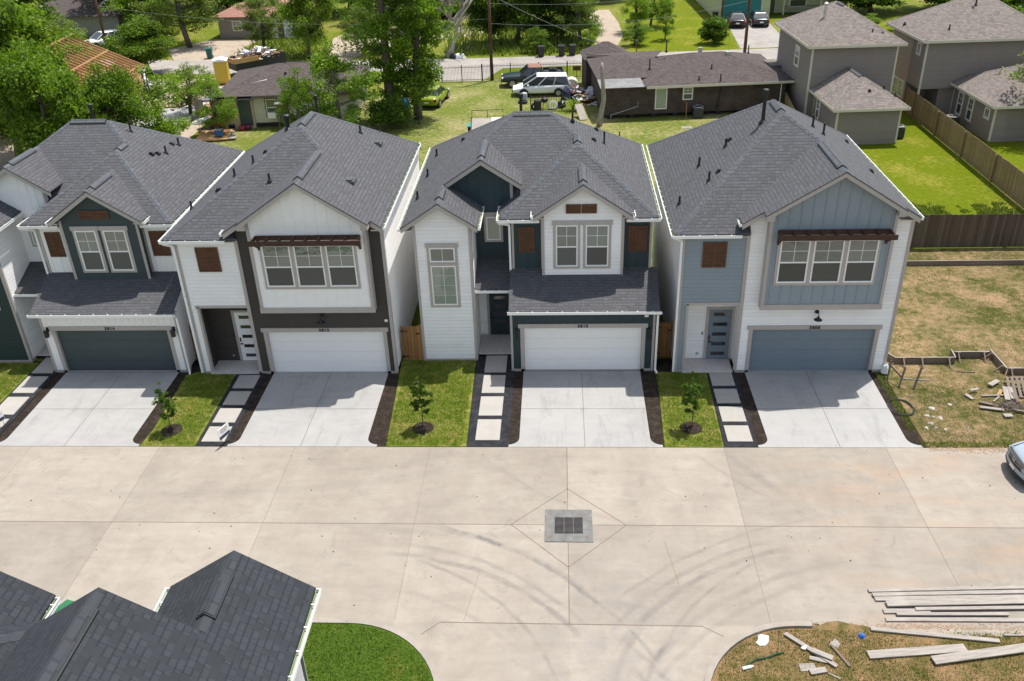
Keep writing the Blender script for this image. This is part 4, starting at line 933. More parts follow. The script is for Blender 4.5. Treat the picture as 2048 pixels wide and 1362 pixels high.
def grow(t, seed, H, base, rad, trunk_r, nlimb, leafmat_, leafsize, per, clump=.3, stems=1, lean=0, barkm='bark', low=0.0, upright=False):
    "trunk with limbs ending in leaf clumps; crown spans base..H with radius rad"
    rnd = random.Random(seed); m = MB(); cs = []; rs = []
    for st in range(stems):
        ox, oy = (0, 0) if stems == 1 else (rnd.uniform(-.35, .35)*rad*.5, rnd.uniform(-.3, .3)*rad*.4)
        lx, ly = rnd.uniform(-lean, lean), rnd.uniform(-lean, lean)
        tr = trunk_r/(1+.25*(stems-1)); K = 7; pts = []
        for k in range(K+1):
            f = k/K; pts.append(Vector((ox*(.25+.75*f)+lx*f*f*H+math.sin(f*5+seed)*.06*rad, oy*(.25+.75*f)+ly*f*f*H+math.cos(f*4+seed)*.06*rad, f*H*.9)))
        m.tube(pts, [tr*(1-.85*(k/K)**.9) for k in range(K+1)], 8)
        for i in range(nlimb//stems):
            f = rnd.uniform(max(.1, base/H*.9), .88); k = f*K; p0 = pts[int(k)].lerp(pts[min(K, int(k)+1)], k-int(k))
            zrel = max(0, min(1, (f*H-base)/(H-base)))
            prof = (math.sin(math.pi*min(1, .18+zrel*.85)))**.7
            r = rad*prof*rnd.uniform(.45, 1.0); ang = rnd.uniform(0, 2*math.pi)
            up = rnd.uniform(.15, .5)*r*(1.6 if upright else 1)
            e = p0+Vector((math.cos(ang)*r, math.sin(ang)*r, up)); mid = p0.lerp(e, .5)+Vector((0, 0, -.06*r+rnd.uniform(-.05, .1)*r))
            tw = tr*.32*(1-.5*zrel); m.tube([p0, mid, e], [tw, tw*.6, tw*.2], 5)
            for c, q in ((e, 1), (mid.lerp(e, .45)+Vector((rnd.uniform(-.2, .2), rnd.uniform(-.2, .2), .1))*r, .8)):
                cs.append(tuple(c)); rs.append(rad*clump*rnd.uniform(.6, 1.2)*q)
            for _ in range(2):
                b = p0.lerp(e, rnd.uniform(.5, .9)); e2 = b+Vector((rnd.uniform(-.35, .35), rnd.uniform(-.35, .35), rnd.uniform(-.1, .3)))*r
                m.tube([b, e2], [tw*.35, tw*.1], 4); cs.append(tuple(e2)); rs.append(rad*clump*rnd.uniform(.4, .9))
        cs.append(tuple(pts[-1]+Vector((0, 0, H*.03)))); rs.append(rad*clump*.8)
    m.build('trunk', barkm, t, smooth=True)
    leafcloud('crown', leafmat_, t, cs, rs, [max(6, int(per*(r/(rad*clump))**2)) for r in rs], leafsize, seed)
    return t
for i, (x, y, H, lab) in enumerate(((-15.15, 27.98, 2.3, 'leaning young street tree on the lawn between driveways 5814 and 5812'), (-5.3, 28.13, 2.45, 'slim young tree in the lawn in front of the white tower of 5810'), (4.94, 28.14, 2.65, 'tall slim young tree on the narrow lawn between driveways 5810 and 5808'))):
    t = thing('young_tree', (x, y, .05), lab, 'tree', 0, 'young trees on the front lawns')
    grow(t, 11+i, H, .75, .42, .022, 30, 'leaf3', .085, 26, .24, 1, .05 if i else .1)
    MB().lathe((0, 0, 0), [(.42, 0), (.36, .03), (.15, .06), (.03, .07)], 20).build('mulch_ring', 'mulch', t)
# small site signs at the path ends
def yardsign(x, y, rz, label):
    t = thing('builder_sign', (x, y, .05), label, 'sign', rz, 'small white signs at the path ends')
    MB().box(-.30, .30, -.01, .01, .32, .80).build('sign_panel', 'whitetrim', t)
    MB().box(-.29, .29, -.014, -.0105, .33, .47).build('sign_band', paint('navy_print', (.03, .04, .09), .5), t)
    k = MB()
    for z, a, b in ((.7, -.2, .16), (.63, -.22, .2), (.56, -.15, .12)): 
        x_ = a
        while x_ < b: k.box(x_, x_+.03, -.0135, -.0105, z, z+.035); x_ += .05
    k.build('sign_lettering', 'joint', t)
    MB().tube([(-.2, 0, 0), (-.2, 0, .34)], .008, 6).tube([(.2, 0, 0), (.2, 0, .34)], .008, 6).build('wire_stake', 'iron', t)
yardsign(-12.68, 27.1, R(70), 'small white site sign on the path beside driveway 5812'); yardsign(-22.05, 28.0, R(66), 'small white site sign at the left edge beside driveway 5814')

# ---------------------------------------------------------------- grass blades on the near lawns and weeds
def blades(name, polys, n, h, mat, seed, z=.04, wid=.012):
    rng = np.random.default_rng(seed); P = []
    for (x0, x1, y0, y1, fn) in polys:
        k = int(n*(x1-x0)*(y1-y0)); p = np.stack([rng.uniform(x0, x1, k), rng.uniform(y0, y1, k)], 1)
        if fn: p = p[[fn(a, b) for a, b in p]]
        P.append(p)
    P = np.concatenate(P); n = len(P); ang = rng.uniform(0, 6.283, n); hh = h*(.5+rng.random(n)); w_ = wid*(.6+.8*rng.random(n))
    lean = rng.normal(size=(n, 2))*hh[:, None]*.5
    d = np.stack([np.cos(ang), np.sin(ang)], 1)*w_[:, None]
    V = np.zeros((n, 3, 3)); V[:, 0, :2] = P-d; V[:, 1, :2] = P+d; V[:, 2, :2] = P+lean; V[:, :2, 2] = z; V[:, 2, 2] = z+hh
    me = bpy.data.meshes.new(name); me.vertices.add(3*n); me.vertices.foreach_set('co', V.reshape(-1).astype(np.float32))
    me.loops.add(3*n); me.loops.foreach_set('vertex_index', np.arange(3*n, dtype=np.int32)); me.polygons.add(n)
    me.polygons.foreach_set('loop_start', np.arange(0, 3*n, 3, dtype=np.int32)); me.polygons.foreach_set('loop_total', np.full(n, 3, dtype=np.int32)); me.update(calc_edges=True)
    me.materials.append(M[mat]); o = bpy.data.objects.new(name, me); COL.objects.link(o); o['kind'] = 'stuff'; return o
M['blade'] = leafmat('grass_blade', (.05, .09, .01), (.2, .25, .045), .25)
M['bladedry'] = leafmat('dry_grass_blade', (.13, .13, .035), (.42, .35, .15), .2)
blades('grass', [(-15.8, -13.95, 27, 32.0, None), (-6.6, -3.7, 27, 33.1, None), (3.95, 5.95, 27, 32.0, None), (-25, -23.2, 27, 33, None)], 900, .045, 'blade', 1, .05)
blades('grass', [(-7.3, -3.3, 13, 18.3, lambda x, y: (x < -6.15 or (x+6.15)**2+(y-15.45)**2 < 7.6 or y < 15.4))], 1000, .05, 'blade', 2, .1)
nz = lambda x, y: noise.noise(Vector((x*.45, y*.45, 3.3)))+.5*noise.noise(Vector((x*1.7, y*1.7, 1)))
blades('weeds', [(13.5, 24, 27, 44, lambda x, y: nz(x, y)+(.35 if y < 31 else 0) > random.uniform(.0, .5))], 520, .05, 'blade', 3, .0, .01)
blades('weeds', [(13.1, 24, 26.98, 27.3, None), (12.95, 13.3, 28, 33, None)], 900, .07, 'blade', 33, .01, .012)
blades('dry_grass', [(13.2, 24, 27, 44, None)], 160, .05, 'bladedry', 34, .0, .01)
blades('weeds', [(4.2, 13.5, 14, 18.5, lambda x, y: ((x-6.65)**2+(y-15.55)**2 < 7.7 or (x > 6.6 and y < 18.3)) and nz(x, y)+(.45 if x < 8 else .05) > random.uniform(-.1, .45))], 900, .055, 'blade', 4, .04, .009)
blades('dry_grass', [(4.2, 13.5, 14, 18.5, lambda x, y: (x > 6.6 and y < 18.2) or (x-6.65)**2+(y-15.55)**2 < 7.5)], 420, .06, 'bladedry', 5, .04, .01)
blades('weeds', [(13, 26.4, 45.2, 52, lambda x, y: y < 46.5+3*nz(x, y)+3)], 260, .16, 'blade', 6, .0, .03)
blades('tall_grass', [(-12, 2, 93.3, 110, None), (-34, -24, 93.5, 104, lambda x, y: x < -26 or y < 97), (-60, -45, 99, 120, None)], 12, .55, 'blade', 7, .0, .09)
# ---------------------------------------------------------------- planks, forms and scrap on the open lot
def board(name, a, b, w_, th, z, label, mat='lumber', cat='plank', group=None, z2=None):
    a = Vector((*a, z)); b = Vector((*b, z if z2 is None else z2)); L = (b-a).length; c = (a+b)/2
    m = MB().box(-L/2, L/2, -w_/2, w_/2, -th/2, th/2); o = m.build(name, mat, bevel=.006)
    d = (b-a).normalized(); o.location = c; o.rotation_euler = (0, -math.asin(d.z), math.atan2(d.y, d.x)); return tag(o, label, cat, group)
PG = 'long grey form boards lying at the edge of the street'
R1 = 'grey plank on the street edge, {}'
for i, (a, b, w_, z) in enumerate((((9.08, 19.82), (14.9, 20.08), .13, .07), ((9.14, 19.64), (14.9, 19.88), .14, .09), ((9.17, 19.50), (14.8, 19.68), .17, .065), ((9.43, 19.28), (14.6, 19.50), .22, .105),
        ((9.27, 19.03), (10.6, 19.05), .17, .06), ((10.19, 19.09), (14.6, 19.24), .12, .10), ((9.6, 18.9), (12.75, 18.95), .11, .09), ((9.24, 18.72), (14.4, 18.77), .14, .06))):
    board('plank', a, b, w_, .045, z, R1.format(['rearmost of the row', 'second from the back', 'third from the back', 'widest of the row', 'shortest of the row', 'narrow one right of the shortest', 'narrow, second from the front', 'foremost of the row'][i]), group=PG)
board('plank', (8.70, 18.34), (12.09, 17.96), .14, .05, .09, 'lone grey plank lying askew between the plank row and the two wide boards', group=PG)
board('plank', (8.36, 17.41), (11.07, 17.70), .27, .05, .09, 'wide pale board on the bare soil, left of the two overlapping wide boards', group=PG)
board('plank', (10.02, 17.22), (13.2, 17.80), .28, .05, .13, 'wide pale board on the bare soil, right one running out of the picture', group=PG)
board('plank', (12.3, 18.19), (13.6, 18.2), .06, .04, .07, 'thin stick at the edge of the street beside the right edge of the picture', group=PG)
SG = 'scrap timber on the rough corner lot'
board('plank', (6.27, 18.13), (7.42, 17.0), .13, .05, .1, 'grey board end crossing the scrap heap on the corner lot', 'lumber', 'plank', SG)
board('plank', (7.45, 17.76), (7.77, 17.02), .07, .045, .08, 'narrow brown stick to the right of the scrap heap on the corner lot', 'lumberdark', 'plank', SG)
board('plank', (6.86, 17.5), (7.36, 17.22), .17, .04, .16, 'short upper offcut on top of the scrap heap on the corner lot', 'lumber', 'offcut', SG)
board('plank', (6.75, 17.3), (7.2, 17.18), .13, .04, .08, 'small offcut under the crossing board of the scrap heap', 'lumber', 'offcut', SG)
board('plank', (6.65, 16.80), (7.1, 16.90), .18, .05, .09, 'front offcut of the scrap heap on the corner lot', 'lumber', 'offcut', SG)
board('plank', (6.42, 16.98), (6.85, 17.0), .26, .02, .06, 'square sheet of ply in the scrap heap on the corner lot', 'lumber', 'offcut', SG)
board('plank', (7.15, 16.8), (7.42, 16.62), .05, .03, .06, 'splinter of wood below the scrap heap on the corner lot', 'lumber', 'offcut', SG)
def scrap(name, x, y, r, z, seed, mat, label, cat, group=None, h=.12):
    rnd = random.Random(seed); n = 9; top = []; bot = []
    for k in range(n):
        a = 2*math.pi*k/n; q = r*rnd.uniform(.55, 1.25); top.append((x+math.cos(a)*q*.7, y+math.sin(a)*q*.7, z+h*rnd.uniform(.4, 1))); bot.append((x+math.cos(a)*q, y+math.sin(a)*q, z))
    m = MB(); m.add(top+bot+[(x, y, z+h)], [(k, (k+1) % n, 2*n) for k in range(n)]+[(k+n, (k+1) % n+n, (k+1) % n, k) for k in range(n)])
    return tag(m.build(name, mat), label, cat, group)
scrap('plastic_sheet', 5.64, 17.92, .22, .05, 1, 'poly', 'crumpled white plastic sheet near the kerb on the corner lot', 'rubbish', None, .06)
scrap('plastic_bag', 8.37, 18.09, .09, .05, 2, paint('blue_plastic', (.02, .17, .55), .5), 'small bright blue plastic scrap on the bare soil', 'rubbish')
scrap('plastic_sheet', 7.6, 17.85, .17, .05, 3, 'lumber', 'flat grey scrap lying beside the narrow brown stick', 'rubbish', None, .04)
scrap('plastic_bag', 6.7, 17.62, .08, .1, 5, 'poly', 'little white scrap touching the scrap heap', 'rubbish', None, .05)
t = thing('plastic_bottle', (5.03, 16.93, .09), 'white plastic bottle lying on the grass beside the kerb', 'bottle', .3)
MB().tube([(-.16, 0, 0), (.1, 0, 0)], .045, 10).build('bottle_body', 'poly', t); MB().tube([(.1, 0, 0), (.16, 0, 0)], .02, 8).build('bottle_cap', 'poly', t)
tag(MB().tube([(5.0, 17.0, .06), (5.3, 17.2, .1), (5.6, 17.28, .07), (5.9, 17.4, .1), (6.1, 17.48, .06)], .025, 6).build('garden_net', paint('dark_green_net', (.01, .045, .02), .8)), 'dark green strip of netting lying in the grass by the kerb', 'netting')
# form boards of the next foundation
FG = 'wooden form boards of the next house pad'
def form(a, b, label, h=.32):
    d = Vector(b)-Vector(a); t = thing('form_board', (a[0], a[1], 0), label, 'form board', math.atan2(d.y, d.x), FG); L = d.length
    MB().box(0, L, -.022, .022, .02, h).build('form_plank', 'lumberdark', t, bevel=.004)
    MB().box(0, L, -.024, .024, h, h+.004).build('plank_edge', 'lumber', t)
    return t
def stake(t, a, side=-1, h=.32, dy=.42):
    MB().beam((a, side*.03, h), (a, side*dy, .0), .05, .045).build('brace', 'lumberdark', t)
    MB().beam((a+.07, side*.05, 0), (a+.07, side*.05, h-.02), .045, .045).build('stake', 'lumberdark', t)
t = form((13.95, 32.85), (16.45, 32.85), 'long low form board beside the corner of the blue grey house'); [stake(t, a) for a in (.35, 1.1, 2.2)]
t = form((13.6, 33.6), (13.95, 32.9), 'short form board slanting to the corner of the blue grey house')
t = form((16.45, 32.9), (16.5, 33.5), 'short form board at the step between the two long form boards')
t = form((16.55, 33.3), (18.0, 33.3), 'form board in the middle of the stepped formwork'); [stake(t, a) for a in (.15, 1.2)]
t = form((18.1, 33.5), (18.15, 32.0), 'form board running towards the street in the stepped formwork'); [stake(t, a, -1) for a in (.3, 1.3)]
t = form((18.2, 31.97), (22, 31.97), 'form board running out of the right side of the picture'); stake(t, .1)
form((13.3, 42.45), (30, 42.45), 'long retaining board across the back of the bare lot', .28)
# batter board stakes
BG = 'leaning batter boards beside the blue grey house'
for a, b, w_, lab in (((13.55, 30.95, 0), (13.75, 31.2, .85), .07, 'brown stake of the batter board, middle one'), ((14.1, 30.85, 0), (14.35, 31.1, .9), .08, 'brown stake of the batter board, right one'), ((13.3, 31.6, 0), (13.4, 31.8, .8), .07, 'brown stake of the batter board, nearest the house')):
    tag(MB().beam(a, b, w_, .04).build('stake', 'lumberdark'), lab, 'stake', BG)
tag(MB().beam((13.35, 31.85, .62), (13.7, 31.05, .4), .03, .08).build('batter_rail', 'lumberdark'), 'sloping rail joining the brown stakes beside the house', 'rail', BG)
tag(MB().beam((13.65, 31.0, .42), (14.7, 30.95, .36), .03, .06).build('batter_rail', 'lumber'), 'pale rail joining the brown stakes of the batter board', 'rail', BG)
board('plank', (16.26, 32.2), (17.0, 32.12), .05, .04, .03, 'thin brown stick lying on the bare lot', 'lumberdark', 'stick')
scrap('plastic_bag', 13.35, 32.0, .2, .1, 8, 'poly', 'white plastic sheet caught at the corner of the blue grey house', 'rubbish', None, .45)
# coil of hose
hp = []
for k in range(85):
    a = 2*math.pi*k/42; r = 1+.09*(k/42); hp.append((13.18+.42*r*math.cos(a), 29.56+.52*r*math.sin(a), .04+.02*math.sin(3*a)))
tag(MB().tube(hp, .018, 6).build('hose_coil', 'iron'), 'coil of black hose on the mulch beside driveway 5808', 'hose')
# scrap heap with pallet
t = thing('pallet', (18.25, 30.75, .1), 'brown wooden pallet leaning on the scrap heap at the right edge', 'pallet', R(-14))
m = MB()
for k in range(7): m.box(-.5+k*.17, -.5+k*.17+.1, -.6, .6, .1, .125)
m.build('deck_boards', 'lumberdark', t)
m = MB(); [m.box(-.52, .64, y-.03, y+.03, 0, .1) for y in (-.55, 0, .55)]; m.build('bearers', 'lumberdark', t); t.rotation_euler = (R(12), R(-10), R(-14))
SC = 'scrap timber heap at the right edge of the bare lot'
rnd = random.Random(5)
for i, (a, b, w_, mt, lab) in enumerate((((16.53,30.32),(17.57,30.36),.07,'lumber','thin pale lath across the top of the right scrap heap'), ((16.14,29.50),(16.96,29.30),.14,'lumber','grey board end at the front left of the right scrap heap'),
        ((17.66,30.9),(17.38,29.95),.2,'lumber','wide grey board in the middle of the right scrap heap'), ((17.82,30.85),(17.6,30.0),.17,'lumber','grey brown board beside the pallet'), ((17.73,30.42),(17.68,29.75),.12,'lumberdark','red brown board below the pallet'),
        ((17.47,30.75),(17.2,30.36),.14,'cedarw','short yellow offcut on the right scrap heap'), ((16.26,29.86),(16.75,29.62),.12,'lumberdark','dark board at the left end of the right scrap heap'), ((16.8,29.85),(17.15,30.2),.06,'lumber','small diagonal stick in the right scrap heap'),
        ((17.12,31.0),(17.58,31.36),.2,'lumber','pale block lying behind the right scrap heap'), ((16.19,30.58),(16.53,30.70),.12,'lumber','small pale block left of the right scrap heap'), ((15.95,30.43),(16.12,30.08),.14,'lumber','small tilted pale block farthest left of the scrap heap'),
        ((16.8,28.92),(17.12,28.94),.2,'lumber','pale block in front of the right scrap heap'), ((17.3,29.3),(18.4,28.9),.12,'lumberdark','dark board running out at the right of the scrap heap'))):
    board('plank', a, b, w_, .05, .06+.02*(i % 5), lab, mt, 'board', SC)
m = MB()
for k in range(260):
    x, y = 17.35+rnd.gauss(0, .3), 29.55+rnd.gauss(0, .16); a = rnd.uniform(0, 6.28); l = rnd.uniform(.08, .25)
    m.beam((x, y, rnd.uniform(.02, .18)), (x+l*math.cos(a), y+l*math.sin(a), rnd.uniform(.02, .2)), .012, .012)
stuff(m.build('brushwood', 'lumberdark'))['label'] = 'tangle of twigs and roots on the scrap heap'
for i, (x, y, r) in enumerate(((14.35,29.5,.13),(14.44,28.86,.11),(14.0,29.02,.09),(15.1,29.76,.1),(14.33,28.1,.08),(13.68,28.2,.09),(14.2,28.95,.06),(13.95,28.5,.12),(14.05,28.2,.12),(15.2,28.2,.06),(13.9,30.4,.08))):
    RL = ['largest pale lump, right of the black hose coil', 'pale lump below the largest lump', 'pale lump just below the hose coil', 'lone pale lump farthest to the right', 'pale lump low in the cluster towards the street', 'pale lump closest to the mulch strip', 'tiny pale lump between two bigger ones', 'grey lump in the middle of the cluster', 'grey lump at the street side of the cluster', 'tiny grey lump far right near the street', 'grey lump between the hose coil and the batter boards'][i]
    scrap('plaster_lump', x, y, r, .01, 20+i, paint('chalky_rubble', (.4, .37, .33), .9, .15) if i < 7 else 'lumber', RL+' of rubble', 'rubble', 'pale lumps of rubble on the bare lot', .04)
rnd = random.Random(15); m = MB()
for k in range(420):
    x, y = rnd.uniform(13.4, 21), rnd.uniform(27.1, 31.5); r = rnd.uniform(.008, .03); m.box(x-r, x+r, y-r*.7, y+r*.7, 0, r)
for k in range(260):
    x, y = rnd.uniform(6, 13.5), rnd.uniform(16, 18.4); r = rnd.uniform(.006, .02)
    if (x-6.65)**2+(y-15.55)**2 < 7.4 or x > 6.7: m.box(x-r, x+r, y-r*.7, y+r*.7, .04, .045+r)
stuff(m.build('rubble', paint('clod_soil', (.2, .15, .1), .9, .3)))

# ---------------------------------------------------------------- fences
def picket_fence(name, a, b, h, mat, label, capz=False, step=2.4, rails=True, side=1):
    d = Vector(b)-Vector(a); L = d.length; t = thing(name, (a[0], a[1], 0), label, 'fence', math.atan2(d.y, d.x)); rnd = random.Random(L)
    m = MB(); x = 0
    while x < L:
        w_ = .14; hh = h+rnd.uniform(-.02, .02); y = rnd.uniform(-.004, .004); m.box(x+.003, min(L, x+w_)-.003, y, y+.018, .04, hh); x += w_
    m.build('pickets', mat, t, uv=True)
    if rails: MB().box(0, L, .02, .06, .35, .44).box(0, L, .02, .06, h-.45, h-.36).build('rail', mat, t, uv=True)
    x = 0
    while x <= L: MB().box(x-.045, x+.045, .06, .15, 0, h-.05).build('post', mat, t, uv=True); x += step*2
    return t
picket_fence('wooden_fence', (13.9, 44.6), (34, 44.6), 1.9, 'fence_old', 'dark weathered picket fence behind the bare lot')
MB_ = picket_fence('wooden_fence', (26.75, 44.8), (26.75, 76), 1.85, 'fence_tan', 'long tan picket fence between the taupe houses')
picket_fence('wooden_fence', (16.6, 60), (17.6, 71), 1.6, 'fence_tan', 'short tan fence between the blue grey house and the taupe shed wing')
def iron_fence(a, b, h, label, gatepost=False, name='iron_fence', sp=.13):
    d = Vector(b)-Vector(a); L = d.length; t = thing(name, (a[0], a[1], 0), label, 'fence' if 'gate' not in name else 'gate', math.atan2(d.y, d.x))
    m = MB(); x = 0
    while x < L: m.box(x-.011, x+.011, -.011, .011, .08, h); x += sp
    m.build('pickets', 'iron', t); MB().box(0, L, -.018, .018, h-.2, h-.165).box(0, L, -.018, .018, .14, .175).build('rail', 'iron', t)
    x = 0
    while x <= L+.01: MB().box(x-.04, x+.04, -.04, .04, 0, h+.05).build('post', 'iron', t); x += L/max(1, round(L/2.4))
    return t
iron_fence((-7.0, 82.9), (3.3, 83.35), 1.5, 'black iron fence in front of the back street, behind the dark pickup')
iron_fence((-10.7, 82.7), (-7.05, 82.88), 1.45, 'black sliding iron gate across the driveway by the back street', name='iron_gate')
iron_fence((3.4, 83.4), (17.5, 84.6), 1.5, 'black iron fence behind the dark brick house')
iron_fence((-2.3, 72.3), (.2, 72.6), 1.3, 'short black iron fence panel in the junk yard', 'short black panel of iron fence in the junk yard')
iron_fence((-13.6, 69.5), (-11.0, 69.2), 1.5, 'black iron fence at the foot of the tall trees behind house 5812')
iron_fence((-16.5, 58), (-16.5, 50), 1.2, 'rear yard iron fence between the new houses, mostly hidden')
iron_fence((-50.5, 97.5), (-45.5, 96.5), 1.5, 'black iron fence in front of the white parked car far left')
iron_fence((4.2, 46), (4.2, 62), 1.3, 'thin iron fence running back between house 5810 and house 5808')

# ---------------------------------------------------------------- background houses
def hip(mb, x0, x1, y0, y1, z, s):
    "hip roof over a rectangle of eaves; returns height function"
    W_, D = x1-x0, y1-y0; P = [(s, 0, z-s*x0), (-s, 0, z+s*x1), (0, s, z-s*y0), (0, -s, z+s*y1)]
    if W_ >= D:
        h = D/2; a = (x0+h, y0+h); b = (x1-h, y0+h)
        slab(mb, [(x0, y0), (x1, y0), b, a], P[2]); slab(mb, [(x0, y1), (x1, y1), b, a], P[3]); slab(mb, [(x0, y0), a, (x0, y1)], P[0]); slab(mb, [(x1, y0), b, (x1, y1)], P[1])
    else:
        h = W_/2; a = (x0+h, y0+h); b = (x0+h, y1-h)
        slab(mb, [(x0, y0), (x1, y0), a], P[2]); slab(mb, [(x0, y1), (x1, y1), b], P[3]); slab(mb, [(x0, y0), a, b, (x0, y1)], P[0]); slab(mb, [(x1, y0), a, b, (x1, y1)], P[1])
    zf = lambda x, y: min(p[0]*x+p[1]*y+p[2] for p in P); return zf, a, b
def hipcaps(parent, x0, x1, y0, y1, zf, a, b, mat):
    c = Multi(); cap(c, a, b, zf, .13)
    near = lambda p: a if (p[0]-a[0])**2+(p[1]-a[1])**2 <= (p[0]-b[0])**2+(p[1]-b[1])**2 else b
    for p in ((x0+.05, y0+.05), (x1-.05, y0+.05), (x0+.05, y1-.05), (x1-.05, y1-.05)): cap(c, p, near(p), zf, .13)
    return c.build('ridge_cap', mat, parent, uv=True)
def fascia(parent, x0, x1, y0, y1, z, mat='ltrim'):
    m = Multi(); m.box(x0-.02, x1+.02, y0-.03, y0+.005, z-.2, z-.015); m.box(x0-.02, x1+.02, y1-.005, y1+.03, z-.2, z-.015); m.box(x0-.03, x0+.005, y0+.006, y1-.006, z-.2, z-.015); m.box(x1-.005, x1+.03, y0+.006, y1-.006, z-.2, z-.015)
    return m.build('fascia', mat, parent)
def corners(parent, x0, x1, y0, y1, z0, z1, mat='ltrim'):
    m = Multi()
    for x in (x0, x1):
        for y in (y0, y1):
            m.box(x-.02 if x == x0 else x-.1, x+.1 if x == x0 else x+.02, y-.02 if y == y0 else y-.1, y+.1 if y == y0 else y+.02, z0, z1)
    return m.build('corner_trim', mat, parent)
def ac(loc, label, rz=0):
    t = thing('air_conditioner', loc, label, 'air conditioner', rz, 'outdoor air conditioner units')
    MB().box(-.4, .4, -.4, .4, .05, .85).build('casing', paint('charcoal_ac_casing', (.035, .04, .045), .5, .2), t, bevel=.04)
    m = MB()
    for k in range(12): m.box(-.405, .405, -.405, .405, .12+k*.058, .13+k*.058)
    m.build('louvre', 'iron', t)
    m = MB(); m.lathe((0, 0, .85), [(.42, 0), (.42, .03), (.33, .045), (.31, .01)], 20); m.build('top_ring', 'metal', t)
    m = MB(); [m.box(-.31, .31, y-.006, y+.006, .872, .884) for y in np.linspace(-.26, .26, 9)]; m.lathe((0, 0, .86), [(.09, 0), (.09, .03)], 12); m.build('fan_guard', 'iron', t)
    return t
# taupe two storey house, left
t = thing('two_storey_house', (18.3, 67.55, 0), 'taupe two storey house with a small one storey wing, left of the tan fence', 'house', R(3), 'taupe houses beyond the fence')
MB().box(0, 6.2, 0, 8.6, 0, 5.65).build('wall', 'taupe_lap', t)
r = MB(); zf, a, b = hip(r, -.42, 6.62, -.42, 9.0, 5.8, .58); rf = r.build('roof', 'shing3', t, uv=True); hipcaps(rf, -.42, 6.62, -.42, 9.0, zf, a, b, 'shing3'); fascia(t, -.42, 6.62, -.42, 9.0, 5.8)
corners(t, 0, 6.2, 0, 8.6, .1, 5.62); MB().tube([(1.75, 3.6, 6.8), (1.75, 3.6, 8.0)], .1, 10).lathe((1.75, 3.6, 7.9), [(.16, 0), (.17, .12), (.05, .2)], 12).build('flue', 'metal', rf)
pipe(rf, 4.4, .7, 6.35, .3, .05); pipe(rf, 5.1, .6, 6.3, .15, .07)
vent(rf, (3.1, 3.5), (3.1, 4.9), zf)
window(t, FL(0), -3.9, -2.9, 3.6, 5.0, tw=.09, head=False, trim='ltrim'); MB().fbox(FL(0), -6.2, -6.0, 2.2, 2.5, 0, .08).build('wall_vent', 'iron', t)
MB().box(-.9, 0, 7.2, 9.4, 2.6, 2.75).build('porch_roof', 'shing3', t, uv=True); MB().box(-.85, -.72, 7.3, 7.43, 0, 2.6).build('porch_post', 'ltrim', t)
w1 = MB(); w1.box(.55, 4.95, -5.3, -.005, 0, 2.5); w1.build('wing_wall', 'taupe_lap', t)
r = MB(); zf, a, b = hip(r, .15, 5.35, -5.7, .0, 2.66, .58); rf2 = r.build('wing_roof', 'shing3', t, uv=True); hipcaps(rf2, .15, 5.35, -5.7, 0, zf, a, b, 'shing3'); fascia(t, .15, 5.35, -5.7, -.01, 2.66)
vent(rf2, (2.75, -2.95), (2.75, -.6), lambda x, y: zf(x, min(y, -2.9))); r = MB(); slab(r, [(.15, -2.9), (2.75, -2.9), (2.75, -.02), (.15, -.02)], (.58, 0, 2.68-.58*.15)); slab(r, [(5.35, -2.9), (2.75, -2.9), (2.75, -.02), (5.35, -.02)], (-.58, 0, 2.68+.58*5.35)); r.build('valley_roof', 'shing3', rf2, uv=True)
corners(t, .55, 4.95, -5.3, -.1, .1, 2.5); pipe(rf2, 4.3, -3.2, 3.25, .3, .07); pipe(rf2, 4.9, -3.9, 3.0, .25, .04); boxvent(rf2, 2.9, -4.3, 3.5, .1, .08)
window(t, FL(.55), .9, 1.6, .8, 2.2, tw=.08, head=False, trim='ltrim')
# taupe two storey house, right
t = thing('two_storey_house', (26.75, 68.55, 0), 'taupe two storey house behind the tan fence, with a long low wing and tall windows', 'house', R(3), 'taupe houses beyond the fence')
MB().box(0, 9, 0, 6.3, 2.2, 5.65).build('wall', 'taupe_lap', t); MB().box(1.6, 9, .25, 6.2, 0, 2.2).box(0, 1.6, 2.4, 6.2, 0, 2.2).build('lower_wall', 'taupe_lap', t); MB().box(-.01, .0, 2.4, 6.2, 0, 5.6).build('side_wall', 'tan_lap', t)
r = MB(); zf, a, b = hip(r, -.45, 9.4, -.45, 6.9, 5.8, .6); rf = r.build('roof', 'shing3', t, uv=True); hipcaps(rf, -.45, 9.4, -.45, 6.9, zf, a, b, 'shing3'); fascia(t, -.45, 9.4, -.45, 6.9, 5.8)
corners(t, 0, 9, 0, 6.3, 2.2, 5.62); window(t, FL(0), -1.5, -.9, 4.5, 5.3, sashes=False, tw=.08, head=False, trim='ltrim'); window(t, FL(-.012), -4.6, -3.7, .9, 2.1, sashes=False, tw=.08, head=False, trim='ltrim'); window(t, FL(-.012), -3.6, -2.7, .9, 2.1, sashes=False, tw=.08, head=False, trim='ltrim')
pipe(rf, 1.6, .5, 6.35, .35, .05); pipe(rf, -.1, 4.3, 6.1, .15, .06); pipe(rf, 4.2, 2.6, 7.6, 1.0, .06, True); MB().box(.0, .12, .02, .14, 0, 2.2).build('porch_post', 'ltrim', t)
MB().box(2.75, 9, -6.2, .24, 0, 2.5).box(3.6, 9, -6.2, -6.0, 0, 2.5).build('wing_wall', 'taupe_lap', t)
r = MB(); zf, a, b = hip(r, 2.3, 9.5, -6.7, .9, 2.66, .5); rf2 = r.build('wing_roof', 'shing3', t, uv=True); hipcaps(rf2, 2.3, 9.5, -6.7, .9, zf, a, b, 'shing3'); fascia(t, 2.3, 9.5, -6.7, -.02, 2.66); corners(t, 2.75, 9, -6.2, .2, .1, 2.5)
